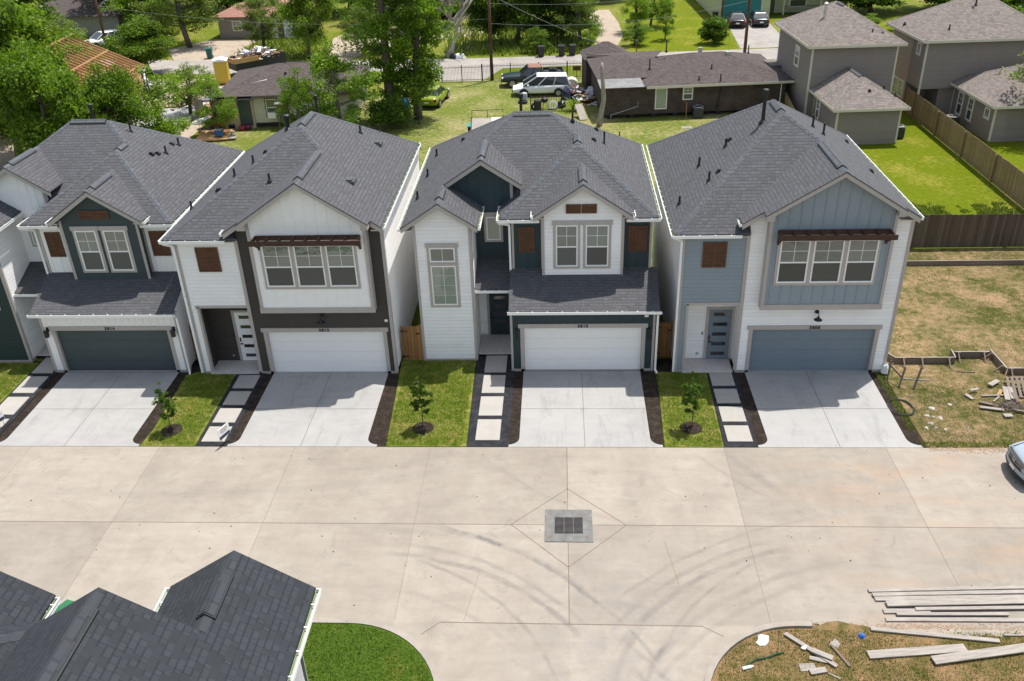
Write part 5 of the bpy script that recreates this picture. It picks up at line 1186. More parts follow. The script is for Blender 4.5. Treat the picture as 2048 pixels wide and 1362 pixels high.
for k, (a_, z0, z1, w_) in enumerate(((-1.15, .6, 2.15, .75), (.75, .6, 2.15, .75), (2.4, .6, 2.15, .75), (4.9, 1.45, 2.1, .65))): window(t, FL(2.75), a_, a_+w_, z0, z1, tw=.09, head=False, trim='ltrim', sashes=(k < 3))
ac((24.0, 63.9, 0), 'dark air conditioner beside the shed wing of the left taupe house'); ac((28.6, 66.1, 0), 'dark air conditioner between the tan fence and the low taupe wing')
ac((10.75, 69.9, 0), 'grey air conditioner on the lawn at the dark brick wall')
# dark brick house
t = thing('bungalow', (3.5, 69.75, 0), 'low dark brick bungalow with a worn brown roof and white framed windows', 'house', R(5.2))
MB().box(0, 14.1, 0, 8.2, .3, 2.42).build('wall', 'brick', t, uv=True)
m = MB(); [m.box(x, x+.4, .1, .5, 0, .31) for x in np.arange(.3, 14, 1.7)]; m.box(.1, 14, .6, 8, 0, .3); m.build('pier', 'black', t)
r = MB(); zf, a, b = hip(r, 3.0, 14.6, -.5, 8.7, 2.56, .3); rf = r.build('roof', 'shing4', t, uv=True); hipcaps(rf, 3.0, 14.6, -.5, 8.7, zf, a, b, 'shing4'); fascia(t, 3.2, 14.6, -.5, 8.7, 2.56)
r = MB(); slab(r, [(-.4, 1.5), (7.2, 1.5), (4.6, 4.3), (2.6, 4.3)], (0, .32, 2.75-.48)); slab(r, [(-.4, 1.5), (2.6, 4.3), (2.6, 6.0), (-.4, 9.0)], (.3, 0, 2.88)); slab(r, [(2.6, 4.3), (4.6, 4.3), (6, 8.5), (-.4, 9.0), (2.6, 6.0)], (.02, -.1, 4.0)); r.build('side_roof', 'shing4', t, uv=True)
r = MB(); slab(r, [(-.4, -.5), (3.0, -.5), (3.0, 1.55), (-.4, 1.55)], (0, .1, 2.6)); r.build('metal_roof', 'rustroof', t)
r = MB(); zf2, a2, b2 = hip(r, -.6, 3.5, 8.6, 12.2, 2.7, .62); r.build('porch_roof', 'shing4', t, uv=True); MB().box(-.4, 3.3, 8.8, 12, 0, 2.6).build('porch_wall', 'brick', t, uv=True)
window(t, FF(0), 3.95, 4.85, .65, 2.25, sashes=False, muntin=False, pane='blind', tw=.03, head=False, trim='ltrim'); window(t, FF(0), 6.1, 6.85, 1.3, 2.25, tw=.03, head=False, trim='ltrim')
for x, y, z, h in ((5.7, 5.2, 3.9, .9), (3.9, 2.6, 3.15, .8), (7.3, .1, 2.75, .3), (8.6, 1.6, 3.2, .35), (8.9, -.2, 2.6, .6), (13.0, 7, 3.1, .6)): pipe(rf, x, y, z, h, .05)
MB().box(10.2, 10.55, 3.5, 3.8, 3.7, 4.0).box(8.3, 8.6, 5.0, 5.2, 3.7, 4.1).build('roof_vent', 'metal', rf)
MB().tube([(13.75, -.05, .3), (13.75, -.05, 2.4)], .04, 8).build('downspout', 'whitetrim', t); MB().tube([(.5, -.1, .35), (2.6, -.08, .95), (2.6, -.06, 1.3)], .03, 6).tube([(.5, -.1, .35), (.5, -.1, .1)], .03, 6).build('drain_pipe', 'metal', t)
m = MB().beam((9.1, -.05, 2.3), (8.8, -.05, .4), .1, .08); m.build('conduit', 'black', t); MB().tube([(6.3, -.6, 0), (6.35, -.4, 1.2)], .03, 6).build('standpipe', 'cedarw', t)
# cream house
t = thing('bungalow', (-26.9, 68.9, 0), 'cream bungalow with brown window frames, a beige lean to and a low brown roof', 'house', R(4.6))
MB().box(2.9, 10.9, .2, 8.2, .35, 2.45).build('wall', 'cream', t); MB().box(3, 10.8, .3, 8, 0, .35).build('crawl_space', 'black', t)
MB().box(-.4, 2.9, .0, 3.2, 0, 2.3).build('lean_to_wall', 'beige', t); MB().box(-.9, 3.1, -.35, 3.3, 2.3, 2.42).build('lean_to_roof', paint('grey_felt_roof', (.12, .125, .14), .8, .3), t)
r = MB(); zf, a, b = hip(r, .0, 11.4, .0-.3, 8.7, 2.6, .32); rf = r.build('roof', 'shing4', t, uv=True); hipcaps(rf, 0, 11.4, -.3, 8.7, zf, a, b, 'shing4'); fascia(t, 3.0, 11.4, -.3, 8.7, 2.6, 'lumberdark')
MB().fbox(FF(.0), 1.75, 2.75, .25, 2.2, 0, .05).build('door', 'slatedoor', t)
for x0 in (6.3, 8.2): window(t, FF(.2), x0, x0+.85, 1.2, 2.15, muntin=False, pane='blind', tw=.09, head=False, trim='lumberdark')
window(t, FF(.2), 3.9, 4.75, .9, 2.2, muntin=False, tw=.09, head=False, trim='lumberdark'); MB().box(4.0, 4.65, -.25, .2, .75, 1.2).build('window_air_conditioner', 'whitetrim', t, bevel=.03)
MB().box(4.8, 5.7, -.9, .15, 2.0, 2.08).build('awning', 'metal', t); MB().box(4.9, 4.98, -.8, -.72, 0, 2.0).box(4.9, 5.6, -.1, .15, .3, 2.0).build('water_heater_cupboard', 'lumberdark', t)
pipe(rf, 5.3, 2.5, 3.4, .3, .1); pipe(rf, 7.4, 1.2, 3.05, .3, .05); MB().beam((2.0, 1.3, 3.05), (3.9, 1.9, 3.3), .12, .04).build('roof_board', 'whitetrim', rf); MB().tube([(7.45, .1, 2.4), (7.7, .0, .4)], .04, 6).build('conduit', 'black', t)
# red roofed house far left behind the street
t = thing('bungalow', (-38.9, 105.3, 0), 'grey bungalow with a red brown roof far behind the cream house', 'house', R(-2))
MB().box(0, 9.6, 0, 8, 0, 2.4).build('wall', paint('grey_cladding', (.26, .23, .2), .7, .1), t); MB().box(6.2, 9.7, -.02, 0, 0, 2.38).build('front_panel', 'white_lap', t)
r = MB(); hip(r, -.6, 10.2, -.6, 8.6, 2.45, .32); r.build('roof', 'shing5', t, uv=True); window(t, FF(0), 1.7, 2.7, .9, 1.9, tw=.08, head=False, trim='ltrim'); MB().fbox(FF(-.02), 6.9, 7.6, 0, 2.0, 0, .05).build('door', 'lumberdark', t)
t = thing('bungalow', (-64, 108, 0), 'low grey roofed house almost hidden by trees at the upper left', 'house', R(-6)); MB().box(0, 13, 0, 8, 0, 2.5).build('wall', paint('pale_grey_cladding', (.3, .3, .29), .7, .1), t)
r = MB(); hip(r, -.5, 13.5, -.5, 8.5, 2.6, .35); r.build('roof', 'shing4', t, uv=True)
# green garage house
t = thing('bungalow', (18.1, 110.6, 0), 'pale yellow green house with a teal garage door at the top of the picture', 'house', R(2))
lime = lap('pale_lime_siding', (.5, .53, .33), .2); MB().box(0, 6.4, 0, 14, 0, 2.7).box(6.4, 16, 2.4, 14, 0, 2.7).build('wall', lime, t)
tg = MB(); [tg.fbox(FF(0), 1.0, 5.35, .03+k*.5, .03+k*.5+.485, 0, .05) for k in range(4)]; tg.build('garage_door', paint('teal_garage_paint', (.015, .19, .19), .5, .06), t)
MB().fbox(FF(0), .8, 1.0, 0, 2.1, 0, .06).fbox(FF(0), 5.35, 5.55, 0, 2.1, 0, .06).fbox(FF(0), .8, 5.55, 2.1, 2.25, 0, .06).build('garage_trim', 'ltrim', t)
r = MB(); hip(r, -.6, 16.5, -.6, 14.5, 2.85, .4); r.build('roof', 'shing3', t, uv=True); MB().fbox(FF(2.4), 6.6, 7.5, 0, 2.1, 0, .06).build('door', 'lumberdark', t); window(t, FF(2.4), 9.3, 11.2, .7, 2.2, muntin=False, head=False, trim='whitetrim')
for x in (8.2, 12.5): MB().box(x-.07, x+.07, .8, .94, 0, 2.7).build('porch_post', 'ltrim', t)
m = MB(); [m.box(x-.012, x+.012, .85, .88, .1, .95) for x in np.arange(8.3, 12.4, .13)]; m.box(8.2, 12.5, .84, .89, .95, 1.0); m.build('porch_railing', 'iron', t)
# timber frame of the house under construction, far left
t = thing('timber_frame', (-41.5, 68, 0), 'unfinished house frame of orange pine roof timbers among the trees at the left', 'house frame', R(3))
for k in range(18):
    y = k*.61; m = MB(); m.beam((-5.5, y, 3.0), (0, y, 5.6), .045, .16); m.beam((0, y, 5.6), (5.8, y, 2.9), .045, .16); m.beam((-5.2, y, 2.95), (5.5, y, 2.95), .045, .12); m.build('roof_truss', 'pine', t)
m = MB(); [m.beam((x, 0, z), (x, 10.4, z), .05, .1) for x, z in ((0, 5.7), (2.9, 4.35), (-2.8, 4.4), (5.5, 3.05), (-5.2, 3.1))]; m.build('purlin', 'pine', t)
m = MB(); [m.box(x-.03, x+.03, -.06, .06, 0, 2.9) for x in np.arange(-5.2, 5.3, .6)]; [m.box(5.2, 5.3, y-.03, y+.03, 0, 2.9) for y in np.arange(0, 10, .6)]; m.build('stud', 'pine', t)
MB().box(5.31, 5.33, 2.5, 10.2, .1, 2.9).box(-3, 5.2, -.09, -.07, 0, 2.6).build('sheathing', 'osb', t)
# foundation slab with rubbish, portable toilet, trailer
t = thing('concrete_slab', (-33.6, 71.2, 0), 'fresh white concrete house slab behind house 5814', 'slab', R(3)); MB().box(-4, 3.6, -3.6, 3.2, 0, .3).build('slab_top', 'drive', t); MB().box(-4.05, 3.65, 3.2, 3.3, .05, .42).build('form_plank', 'shutter', t)
def heap(cx_, cy_, rx, ry, h, n, seed, mats, label, name='debris_heap', ln=(.3, 1.3)):
    rnd = random.Random(seed); t = thing(name, (cx_, cy_, 0), label, 'debris heap')
    for mi, mt in enumerate(mats):
        m = MB()
        for k in range(n//len(mats)):
            a = rnd.uniform(0, 6.28); q = rnd.random()**.6; x, y = math.cos(a)*q*rx, math.sin(a)*q*ry; z = h*(1-q*q)*rnd.uniform(.3, 1.0)+.03
            l = rnd.uniform(*ln); b = rnd.uniform(0, 6.28); e = rnd.uniform(-.3, .3)*l; m.beam((x, y, z), (x+l*math.cos(b), y+l*math.sin(b), max(.03, z+e)), rnd.uniform(.04, .35 if mi < 2 else .12), rnd.uniform(.02, .05))
        stuff(m.build('debris_pieces', mt, t))
    return t
greyp = paint('grey_sheeting', (.4, .42, .46), .5, .25)
heap(-40.0, 82.5, 3.2, 2.6, 1.0, 210, 1, ['poly', greyp, 'pine', 'lumberdark'], 'heap of white wrapping and lumber scraps at the left building site')
heap(-37.2, 78.0, 2.4, 1.9, .8, 170, 2, ['poly', greyp, 'black', 'pine'], 'white and grey sheeting heap behind the white slab')
heap(-31.2, 75.3, 2.3, 1.6, .6, 130, 3, ['pine', 'poly', 'lumberdark'], 'pale lumber scraps heap left of the cream house')
t = thing('portable_toilet', (-31.5, 84.0, 0), 'yellow portable toilet with a white roof on the back street', 'portable toilet', R(12)); yel = paint('yellow_plastic', (.58, .4, .05), .5, .1)
MB().box(-.6, .6, -.6, .6, .1, 2.1).build('cabin', yel, t, bevel=.04); MB().box(-.45, .45, -.63, -.6, .2, 2.0).build('door', yel, t, bevel=.01); MB().prism([(-.66, -.66, 2.1), (.66, -.66, 2.1), (.66, -.66, 2.2), (0, -.66, 2.36), (-.66, -.66, 2.2)], (0, 1.32, 0)).build('roof', 'poly', t, bevel=.02); MB().tube([(.45, .45, 2.1), (.45, .45, 2.6)], .05, 8).build('vent_pipe', 'poly', t)
t = thing('dump_trailer', (-29.6, 88.6, 0), 'dark dump trailer piled high with wood scrap and sheeting on the back street', 'trailer', R(42))
MB().box(-2.6, 2.6, -1.1, -1.02, .7, 1.6).box(-2.6, 2.6, 1.02, 1.1, .7, 1.6).box(-2.6, -2.52, -1.02, 1.02, .7, 1.6).box(2.52, 2.6, -1.02, 1.02, .7, 1.6).box(-2.6, 2.6, -1.1, 1.1, .6, .7).build('trailer_box', 'black', t)
MB().box(-2.7, -.2, -1.15, -1.1, 1.3, 1.75).box(-2.75, -2.65, -1.1, 1.1, 1.3, 1.75).build('side_board', 'osb', t)
for x in (-.5, .6):
    for y in (-1.15, 1.15): MB().tube([(x, y-.1, .38), (x, y+.1, .38)], .38, 16).build('wheel', 'tyre', t)
hh = heap(-29.6, 88.6, 2.3, 1.0, 1.0, 240, 4, ['poly', greyp, 'pine', 'osb', 'lumberdark'], 'load of wood scrap and white sheeting heaped on the dump trailer', 'scrap_load', (.3, 1.0)); hh.location = (-29.6, 88.6, 1.3); hh.rotation_euler = (0, 0, R(42))
def wheelie(x, y, rz, col, label, z=0):
    t = thing('wheeled_bin', (x, y, z), label, 'bin', rz, 'wheeled bins')
    m = MB(); m.add([(-.25,-.28,.05),(.25,-.28,.05),(.25,.25,.05),(-.25,.25,.05),(-.31,-.36,1.0),(.31,-.36,1.0),(.31,.34,1.0),(-.31,.34,1.0)], [(0,3,2,1),(4,5,6,7),(0,1,5,4),(1,2,6,5),(2,3,7,6),(3,0,4,7)]); m.build('bin_body', col, t, bevel=.03)
    MB().prism([(-.34, -.4, 1.0), (-.34, .38, 1.0), (-.34, .38, 1.06), (-.34, 0, 1.12), (-.34, -.4, 1.05)], (.68, 0, 0)).build('bin_lid', col, t, bevel=.02)
    for s in (-1, 1): MB().tube([(s*.3, .3, .14), (s*.24, .3, .14)], .13, 12).build('wheel', 'tyre', t)
    MB().tube([(-.25, .42, 1.0), (.25, .42, 1.0)], .02, 6).build('bin_handle', 'iron', t); return t
bb = paint('black_bin_plastic', (.015, .017, .02), .45, .2); bg_ = paint('green_bin_plastic', (.02, .13, .05), .45, .12)
wheelie(-1.8, 92.4, .1, bb, 'black wheeled bin by the back street, left of the three'); wheelie(.25, 92.5, -.1, bb, 'black wheeled bin by the back street, middle of the three'); wheelie(1.35, 92.75, .1, bb, 'black wheeled bin by the back street, next to the dirt track')
wheelie(-36.6, 95.0, .2, paint('teal_bin_plastic', (.01, .1, .09), .45, .1), 'dark green wheeled bin beside the dirt track far left'); wheelie(-14.05, 17.7, R(165), bg_, 'green wheeled bin behind the gables of the house across the street', .03); wheelie(18.0, 109.3, 0, bb, 'dark bin beside the pale yellow green house')
wheelie(-38.2, 66.5, 0, paint('dark_teal_bin', (.01, .05, .06), .5), 'dark bin beside the unfinished timber frame')
for i, (x, y) in enumerate(((-10.7, 92.5), (-10.2, 92.6), (-9.7, 92.45))): scrap('rubbish_bag', x, y, .35, 0, 40+i, 'poly' if i else bb, ['dark rubbish bag at the foot of the dead tree', 'white rubbish bag in the middle by the dead tree', 'white rubbish bag nearest the road sign of the dead tree'][i].replace(' nearest the road sign of the dead tree', ', right one by the dead tree'), 'rubbish bag', 'rubbish bags by the back street', .5)

# ---------------------------------------------------------------- poles and wires
def pole(x, y, H, label, r=.16, arm=True, lamp=False):
    t = thing('utility_pole', (x, y, 0), label, 'utility pole', R(3), 'utility poles along the back street'); MB().tube([(0, 0, 0), (0, 0, H)], [r, r*.7], 12).build('pole_shaft', 'pole', t, smooth=True)
    if arm: MB().box(-1.2, 1.2, -.12, -.02, H-.9, H-.78).build('cross_arm', 'pole', t)
    if lamp: MB().tube([(0, 0, 4.6), (.9, -.1, 5.4), (1.7, -.2, 5.6)], .03, 8).build('lamp_arm', 'metal', t); MB().box(1.55, 2.1, -.32, -.1, 5.52, 5.66).build('lamp_head', 'whitetrim', t, bevel=.05)
pole(-6.15, 83.1, 10, 'brown utility pole in the lawn beside the iron gate'); pole(18.0, 90.4, 10, 'dark utility pole in front of the concrete driveway with two cars'); pole(17.6, 102.4, 9.5, 'slim brown utility pole left of the teal garage', .13, False)
pole(-49.2, 98.6, 9.5, 'leaning brown pole with a street lamp beside the white parked car', .15, True, True); pole(-10.4, 111, 8.5, 'far brown pole behind the dead tree', .13, False)
def wire(a, b, sag, label):
    a = Vector(a); b = Vector(b); p = [a.lerp(b, k/12)-Vector((0, 0, sag*4*(k/12)*(1-k/12))) for k in range(13)]
    return tag(MB().tube(p, .012, 4, False).build('power_line', 'metal'), label, 'cable', 'overhead cables along the back street')
wire((-49.2, 98.6, 8.6), (-6.15, 83.1, 9.1), 1.0, 'overhead cable between the street lamp pole and the gate pole, upper'); wire((-6.15, 83.1, 6.7), (18, 90.4, 7.0), .8, 'overhead cable between the gate pole and the driveway pole, upper')
wire((-49.2, 98.6, 5.0), (-6.15, 83.1, 5.4), 1.1, 'overhead cable between the street lamp pole and the gate pole, lower'); wire((-6.15, 83.1, 5.0), (18, 90.4, 5.2), .9, 'overhead cable between the gate pole and the driveway pole, lower'); wire((18, 90.4, 6.0), (40, 92, 6), .8, 'overhead cable from the driveway pole to the right')
wire((-6.15, 83.1, 7.5), (8, 72, 3.6), .4, 'service cable from the gate pole to the dark brick house'); wire((18.0, 90.4, 7.5), (20.5, 110.5, 2.8), .3, 'pale guy cable from the driveway pole to the garage')
t = thing('mailbox', (7.75, 93.2, 0), 'mailbox on a post at the far edge of the back street', 'mailbox'); MB().box(-.05, .05, -.05, .05, 0, 1.0).build('post', 'pole', t); MB().box(-.1, .1, -.25, .25, 1.0, 1.22).build('letter_box', 'black', t, bevel=.04)
t = thing('bare_snag', (3.05, 68.0, 0), 'bare leafless tree trunk standing in front of the dark brick house', 'tree'); MB().tube([(0, 0, 0), (.12, 0, 1.0), (.3, 0, 2.0), (.22, 0, 3.2), (.1, 0, 4.3), (.12, 0, 4.75)], [.24, .2, .17, .15, .15, .09], 9).tube([(.2, 0, 3.0), (.35, 0, 3.35)], [.07, .03], 6).build('trunk', 'deadbark', t, smooth=True)
# dead tree leaning by the road
t = thing('dead_tree', (-11.3, 92.9, 0), 'big leafless dead tree leaning over the far side of the back street', 'tree'); rnd = random.Random(2); m = MB()
def limb(p, d, L, r, dep):
    pts = [p]; q = Vector(p); dd = Vector(d)
    for k in range(4):
        dd = (dd+Vector((rnd.uniform(-.2, .2), rnd.uniform(-.2, .2), rnd.uniform(-.1, .2)))).normalized(); q = q+dd*L/4; pts.append(q.copy())
    m.tube(pts, [r*(1-.2*k) for k in range(5)], 7)
    if dep:
        for k in range(3+dep):
            i = rnd.randint(1, 4); nd = (dd+Vector((rnd.uniform(-1, 1), rnd.uniform(-1, 1), rnd.uniform(-.3, .8)))).normalized(); limb(pts[i], nd, L*rnd.uniform(.4, .65), r*(1-.2*i)*.55+.012, dep-1)
limb(Vector((0, 0, 0)), Vector((.35, 0, .95)), 3.2, .34, 1); limb(Vector((.9, 0, 2.4)), Vector((.45, .1, .8)), 4.0, .2, 1); limb(Vector((-.2, .6, 2.2)), Vector((.5, .3, .8)), 6, .3, 3); limb(Vector((.2, .4, 2.4)), Vector((.1, .3, 1)), 5, .2, 3)
m.build('trunk', 'deadbark', t, smooth=True)
# ---------------------------------------------------------------- cars
def loft(mb, secs):
    n = len(secs[0]); o = len(mb.v)
    for s in secs: mb.v += [tuple(p) for p in s]
    for i in range(len(secs)-1):
        for k in range(n): k2 = (k+1) % n; mb.f.append((o+i*n+k, o+i*n+k2, o+(i+1)*n+k2, o+(i+1)*n+k))
    mb.f.append(tuple(o+k for k in reversed(range(n)))); mb.f.append(tuple(o+(len(secs)-1)*n+k for k in range(n))); return mb
CAR = dict(
 sedan=dict(L=4.75, W=1.82, body=[(-2.37,.45,.78,.72),(-2.25,.3,.98,.84),(-1.6,.22,1.0,.9),(0,.2,.96,.91),(1.1,.22,.92,.9),(1.95,.25,.8,.86),(2.3,.32,.66,.74),(2.38,.42,.58,.62)], cab=[(-1.75,.0,.80),(-.95,.44,.60),(.25,.46,.60),(1.15,.0,.78)], z=.96, ax=(-1.42,1.42), r=.33),
 suv=dict(L=4.6, W=1.86, body=[(-2.3,.5,1.0,.8),(-2.2,.35,1.12,.88),(-1.5,.3,1.1,.92),(0,.28,1.05,.93),(1.0,.3,1.04,.92),(1.8,.32,.96,.89),(2.2,.36,.84,.8),(2.3,.45,.7,.68)], cab=[(-2.15,.0,.82),(-1.85,.52,.66),(.1,.58,.66),(1.1,.0,.82)], z=1.07, ax=(-1.38,1.4), r=.36),
 van=dict(L=4.95, W=1.92, body=[(-2.47,.5,1.0,.82),(-2.4,.32,1.06,.9),(-1.5,.25,1.04,.95),(0,.24,1.0,.96),(1.0,.25,.99,.95),(1.9,.28,.84,.9),(2.35,.34,.68,.78),(2.47,.42,.6,.66)], cab=[(-2.42,.0,.86),(-2.15,.66,.7),(.35,.7,.7),(1.55,.0,.84)], z=1.02, ax=(-1.45,1.5), r=.33),
 pickup=dict(L=5.6, W=1.96, body=[(-2.8,.55,1.05,.9),(-2.7,.45,1.1,.94),(-1.6,.4,1.1,.95),(0,.38,1.08,.95),(1.1,.4,1.1,.95),(2.2,.42,1.04,.9),(2.7,.45,.92,.82),(2.8,.5,.8,.7)], cab=[(-.95,.0,.84),(-.75,.62,.7),(.35,.64,.7),(1.1,.0,.84)], z=1.09, ax=(-1.65,1.8), r=.4))
def car(kind, loc, rz, label, col, roofcol=None, cat='car', detail=False, name='parked_car'):
    K = CAR[kind]; t = thing(name, loc, label, cat, rz, None)
    def sec(x, zb, zt, w_):
        pr = [(.75, 0), (.97, .12), (1, .45), (.985, .78), (.9, .97), (.55, 1.03)]
        s = [(x, w_*a, zb+(zt-zb)*b) for a, b in pr]; return s+[(x, -y, z) for (x, y, z) in reversed(s)]
    m = loft(MB(), [sec(*q) for q in K['body']]); b = m.build('car_body', col, t, smooth=True); sd = b.modifiers.new('sub', 'SUBSURF'); sd.levels = 1; sd.render_levels = 2 if detail else 1
    z0 = K['z']-.04; c = K['cab']; m = MB()
    def cs(x, dz, w_, g=0): return [(x, w_-g, z0+dz), (x, w_*.5, z0+dz+(.03 if dz else 0)), (x, -w_*.5, z0+dz+(.03 if dz else 0)), (x, -w_+g, z0+dz)]
    P = [(x, w_, z0+dz) for x, dz, w_ in c]
    base = [(c[0][0], c[0][2], z0), (c[3][0], c[3][2], z0)]
    g = MB(); v = [(x, w_, z0+dz) for x, dz, w_ in c]+[(x, -w_, z0+dz) for x, dz, w_ in c]
    g.add(v, [(0,1,2,3), (7,6,5,4), (0,4,5,1), (1,5,6,2), (2,6,7,3), (0,3,7,4)]); g.build('windows', 'carglass', t)
    r = MB(); a, d = c[1], c[2]; zz = z0+a[1]; r.add([(a[0]-.05, a[2]+.02, zz-.02), (d[0]+.06, d[2]+.02, z0+d[1]-.02), (d[0]+.06, -d[2]-.02, z0+d[1]-.02), (a[0]-.05, -a[2]-.02, zz-.02),
        (a[0]+.08, a[2]-.08, zz+.06), (d[0]-.08, d[2]-.08, z0+d[1]+.06), (d[0]-.08, -d[2]+.08, z0+d[1]+.06), (a[0]+.08, -a[2]+.08, zz+.06)], [(0,3,2,1),(4,5,6,7),(0,1,5,4),(1,2,6,5),(2,3,7,6),(3,0,4,7)])
    r.build('car_roof', roofcol or col, t, smooth=False, bevel=.03)
    for s in (1, -1):
        pl = Multi()
        for i, j in ((0, 1), (3, 2)): pl.beam((c[i][0], s*(c[i][2]+.005), z0), (c[j][0], s*(c[j][2]+.005), z0+c[j][1]), .05, .08)
        f = [.5] if kind in ('sedan', 'pickup') else [.35, .68]
        for q in f:
            xb = c[0][0]+(c[3][0]-c[0][0])*q; xt = c[1][0]+(c[2][0]-c[1][0])*q; pl.beam((xb, s*(c[0][2]+.005), z0), (xt, s*(c[1][2]+.005), z0+c[1][1]), .03, .07)
        pl.build('window_pillar', col, t)
        ya, yb_ = (K['W']/2-.06, K['W']/2+.13) if s > 0 else (-K['W']/2-.13, -K['W']/2+.06)
        MB().box(c[3][0]-.5, c[3][0]-.34, ya, yb_, z0-.02, z0+.11).build('wing_mirror', col, t, bevel=.02)
    for x in K['ax']:
        for s in (1, -1):
            y = s*(K['W']/2-.1); w_ = MB().tube([(x, y-.11, K['r']), (x, y+.11, K['r'])], K['r'], 20).build('wheel', 'tyre', t); MB().tube([(x, y+s*.105, K['r']), (x, y+s*.12, K['r'])], K['r']*.62, 12).build('rim', 'rim', w_)
            MB().tube([(x, y-.10, K['r']+.02), (x, y+.085, K['r']+.02)], K['r']+.07, 20).build('wheel_arch', 'black', t)
    F_ = K['body'][-2]; B_ = K['body'][1]; xf = K['L']/2
    for s in (1, -1):
        MB().box(xf-.22, xf-.06, s*.62-.16, s*.62+.16, F_[2]-.17, F_[2]-.01).build('headlight', 'whitetrim' if not detail else 'rim', t, bevel=.03)
        MB().box(-xf+.05, -xf+.16, s*.72-.12, s*.72+.12, B_[2]-.32, B_[2]-.1).build('tail_light', M['tail'], t, bevel=.02)
    MB().box(xf-.14, xf-.03, -.42, .42, F_[2]-.28, F_[2]-.08).build('grille', 'black', t, bevel=.02); MB().box(-xf+.01, -xf+.03, -.2, .2, .55, .68).build('number_plate', 'whitetrim', t)
    MB().box(xf-.06, xf+.02, -.7, .7, .38, .5).build('front_bumper', 'black', t, bevel=.03)
    return t
def cpaint(name, c, rough=.25): return paint(name, c, rough, .06, 2)
M['tail'] = paint('tail_light_red', (.35, .01, .01), .3)
wht = cpaint('white_car_paint', (.75, .76, .77)); blk = cpaint('black_car_paint', (.012, .014, .018)); dgr = cpaint('dark_green_car_paint', (.015, .03, .032), .3)
grn = cpaint('lime_green_car_paint', (.2, .27, .015)); dte = cpaint('dark_teal_car_paint', (.012, .03, .035)); slv = cpaint('silver_blue_car_paint', (.3, .36, .42), .18)
car('van', (-1.55, 77.75, 0), R(182), 'white minivan parked in the junk yard in front of the dark pickup', wht, None, 'van', name='parked_van'); 
p = car('pickup', (-2.4, 81.1, 0), R(184), 'dark green pickup with a rusty brown cab roof and a tyre in its bed', dgr, paint('rust_roof', (.22, .11, .07), .8, .3), 'pickup', name='pickup_truck')
MB().box(-2.6, -1.05, -.78, .78, 1.12, 1.135).build('bed_floor', 'black', p); MB().box(-2.7, -1.0, -.92, -.84, 1.0, 1.3).box(-2.7, -1.0, .84, .92, 1.0, 1.3).box(-2.75, -2.68, -.9, .9, .7, 1.3).build('bed_side', dgr, p)
def tyre(loc, r, label, tilt=0, group='loose tyres in the junk yard'):
    prof = [(r*.55, -.1), (r*.95, -.1), (r, -.05), (r, .05), (r*.95, .1), (r*.55, .1), (r*.5, 0)]; m = MB(); o = 0; n = 18
    for a, z in prof:
        for k in range(n): th = 2*math.pi*k/n; m.v.append((a*math.cos(th), a*math.sin(th), z))
    for i in range(len(prof)):
        for k in range(n): k2 = (k+1) % n; i2 = (i+1) % len(prof); m.f.append((i*n+k, i*n+k2, i2*n+k2, i2*n+k))
    o = m.build('tyre', 'tyre'); o.location = loc; o.rotation_euler = (tilt, 0, 0); return tag(o, label, 'tyre', group)
tyre((-.55, 81.4, 1.25), .36, 'black tyre lying in the bed of the dark pickup'); tyre((-3.05, 75.0, .12), .4, 'tyre lying on the grass in front of the white minivan'); tyre((-1.95, 72.4, .4), .34, 'upright dark tyre beside the short iron fence panel', R(80))
o = tyre((-.5, 72.9, .35), .36, 'white wheel leaning behind the ridge of house 5810', R(70), None); o.data.materials.clear(); o.data.materials.append(M['poly'])
car('sedan', (-10.6, 75.7, 0), R(82), 'bright lime green sedan seen from behind beside the tall trees', grn); car('suv', (-51.2, 102.2, 0), R(-128), 'white parked car with dark windows behind the iron fence far left', wht)
car('sedan', (19.9, 106.3, 0), R(84), 'black sedan on the concrete driveway, left of the two', blk); car('sedan', (22.4, 106.6, 0), R(88), 'dark teal sedan on the concrete driveway, right of the two', dte)
# car at the right edge, built with a fuller front
t = car('suv', (17.85, 25.35, .03), R(180), 'silver blue car entering at the right edge of the street, only its nose showing', slv, detail=True, name='silver_car')
for ch in list(t.children):
    if ch.name.split('.')[0] in ('grille', 'front_bumper', 'headlight', 'number_plate'): bpy.data.objects.remove(ch)
m = MB()
def face(zs, ys, x, bow): return [(x-bow*abs(y)**2, y, z) for z in zs for y in ys]
def bowed(y0, y1, z0, z1, x, dep, bow=.22, n=10):
    m = MB(); sec = []
    for k in range(n+1):
        y = y0+(y1-y0)*k/n; xx = x-bow*y*y; sec.append([(xx, y, z0), (xx, y, z1), (xx-dep, y, z1), (xx-dep, y, z0)])
    return loft(m, sec)
bowed(-.62, .62, .52, .80, 2.33, .12).build('grille', 'black', t)
bowed(-.74, .74, .46, .515, 2.375, .08).build('chrome_strip', 'rim', t); g = MB()
for z in (.6, .68, .75): g = bowed(-.6, .6, z, z+.018, 2.345, .02); g.build('grille_bar', 'rim', t)
bowed(-.8, .8, .26, .46, 2.36, .3).build('front_bumper', slv, t, bevel=.03); bowed(-.75, .75, .30, .35, 2.372, .05).build('lower_intake', 'black', t); bowed(-.79, .79, .18, .25, 2.33, .3).build('lower_lip', 'black', t)
for s in (-1, 1):
    h_ = bowed(.6, .86, .68, .84, 2.31, .14).v; q = MB(); hh_ = bowed(s*.56, s*.76, .6, .74, 2.33, .12); hh_.build('headlight', 'rim', t)
MB().box(2.36, 2.375, -.16, .16, .36, .46).build('number_plate', 'whitetrim', t)
MB().box(2.35, 2.37, -.075, -.05, .60, .75).box(2.35, 2.37, .05, .075, .60, .75).box(2.35, 2.37, -.05, .05, .665, .69).build('badge', 'rim', t)
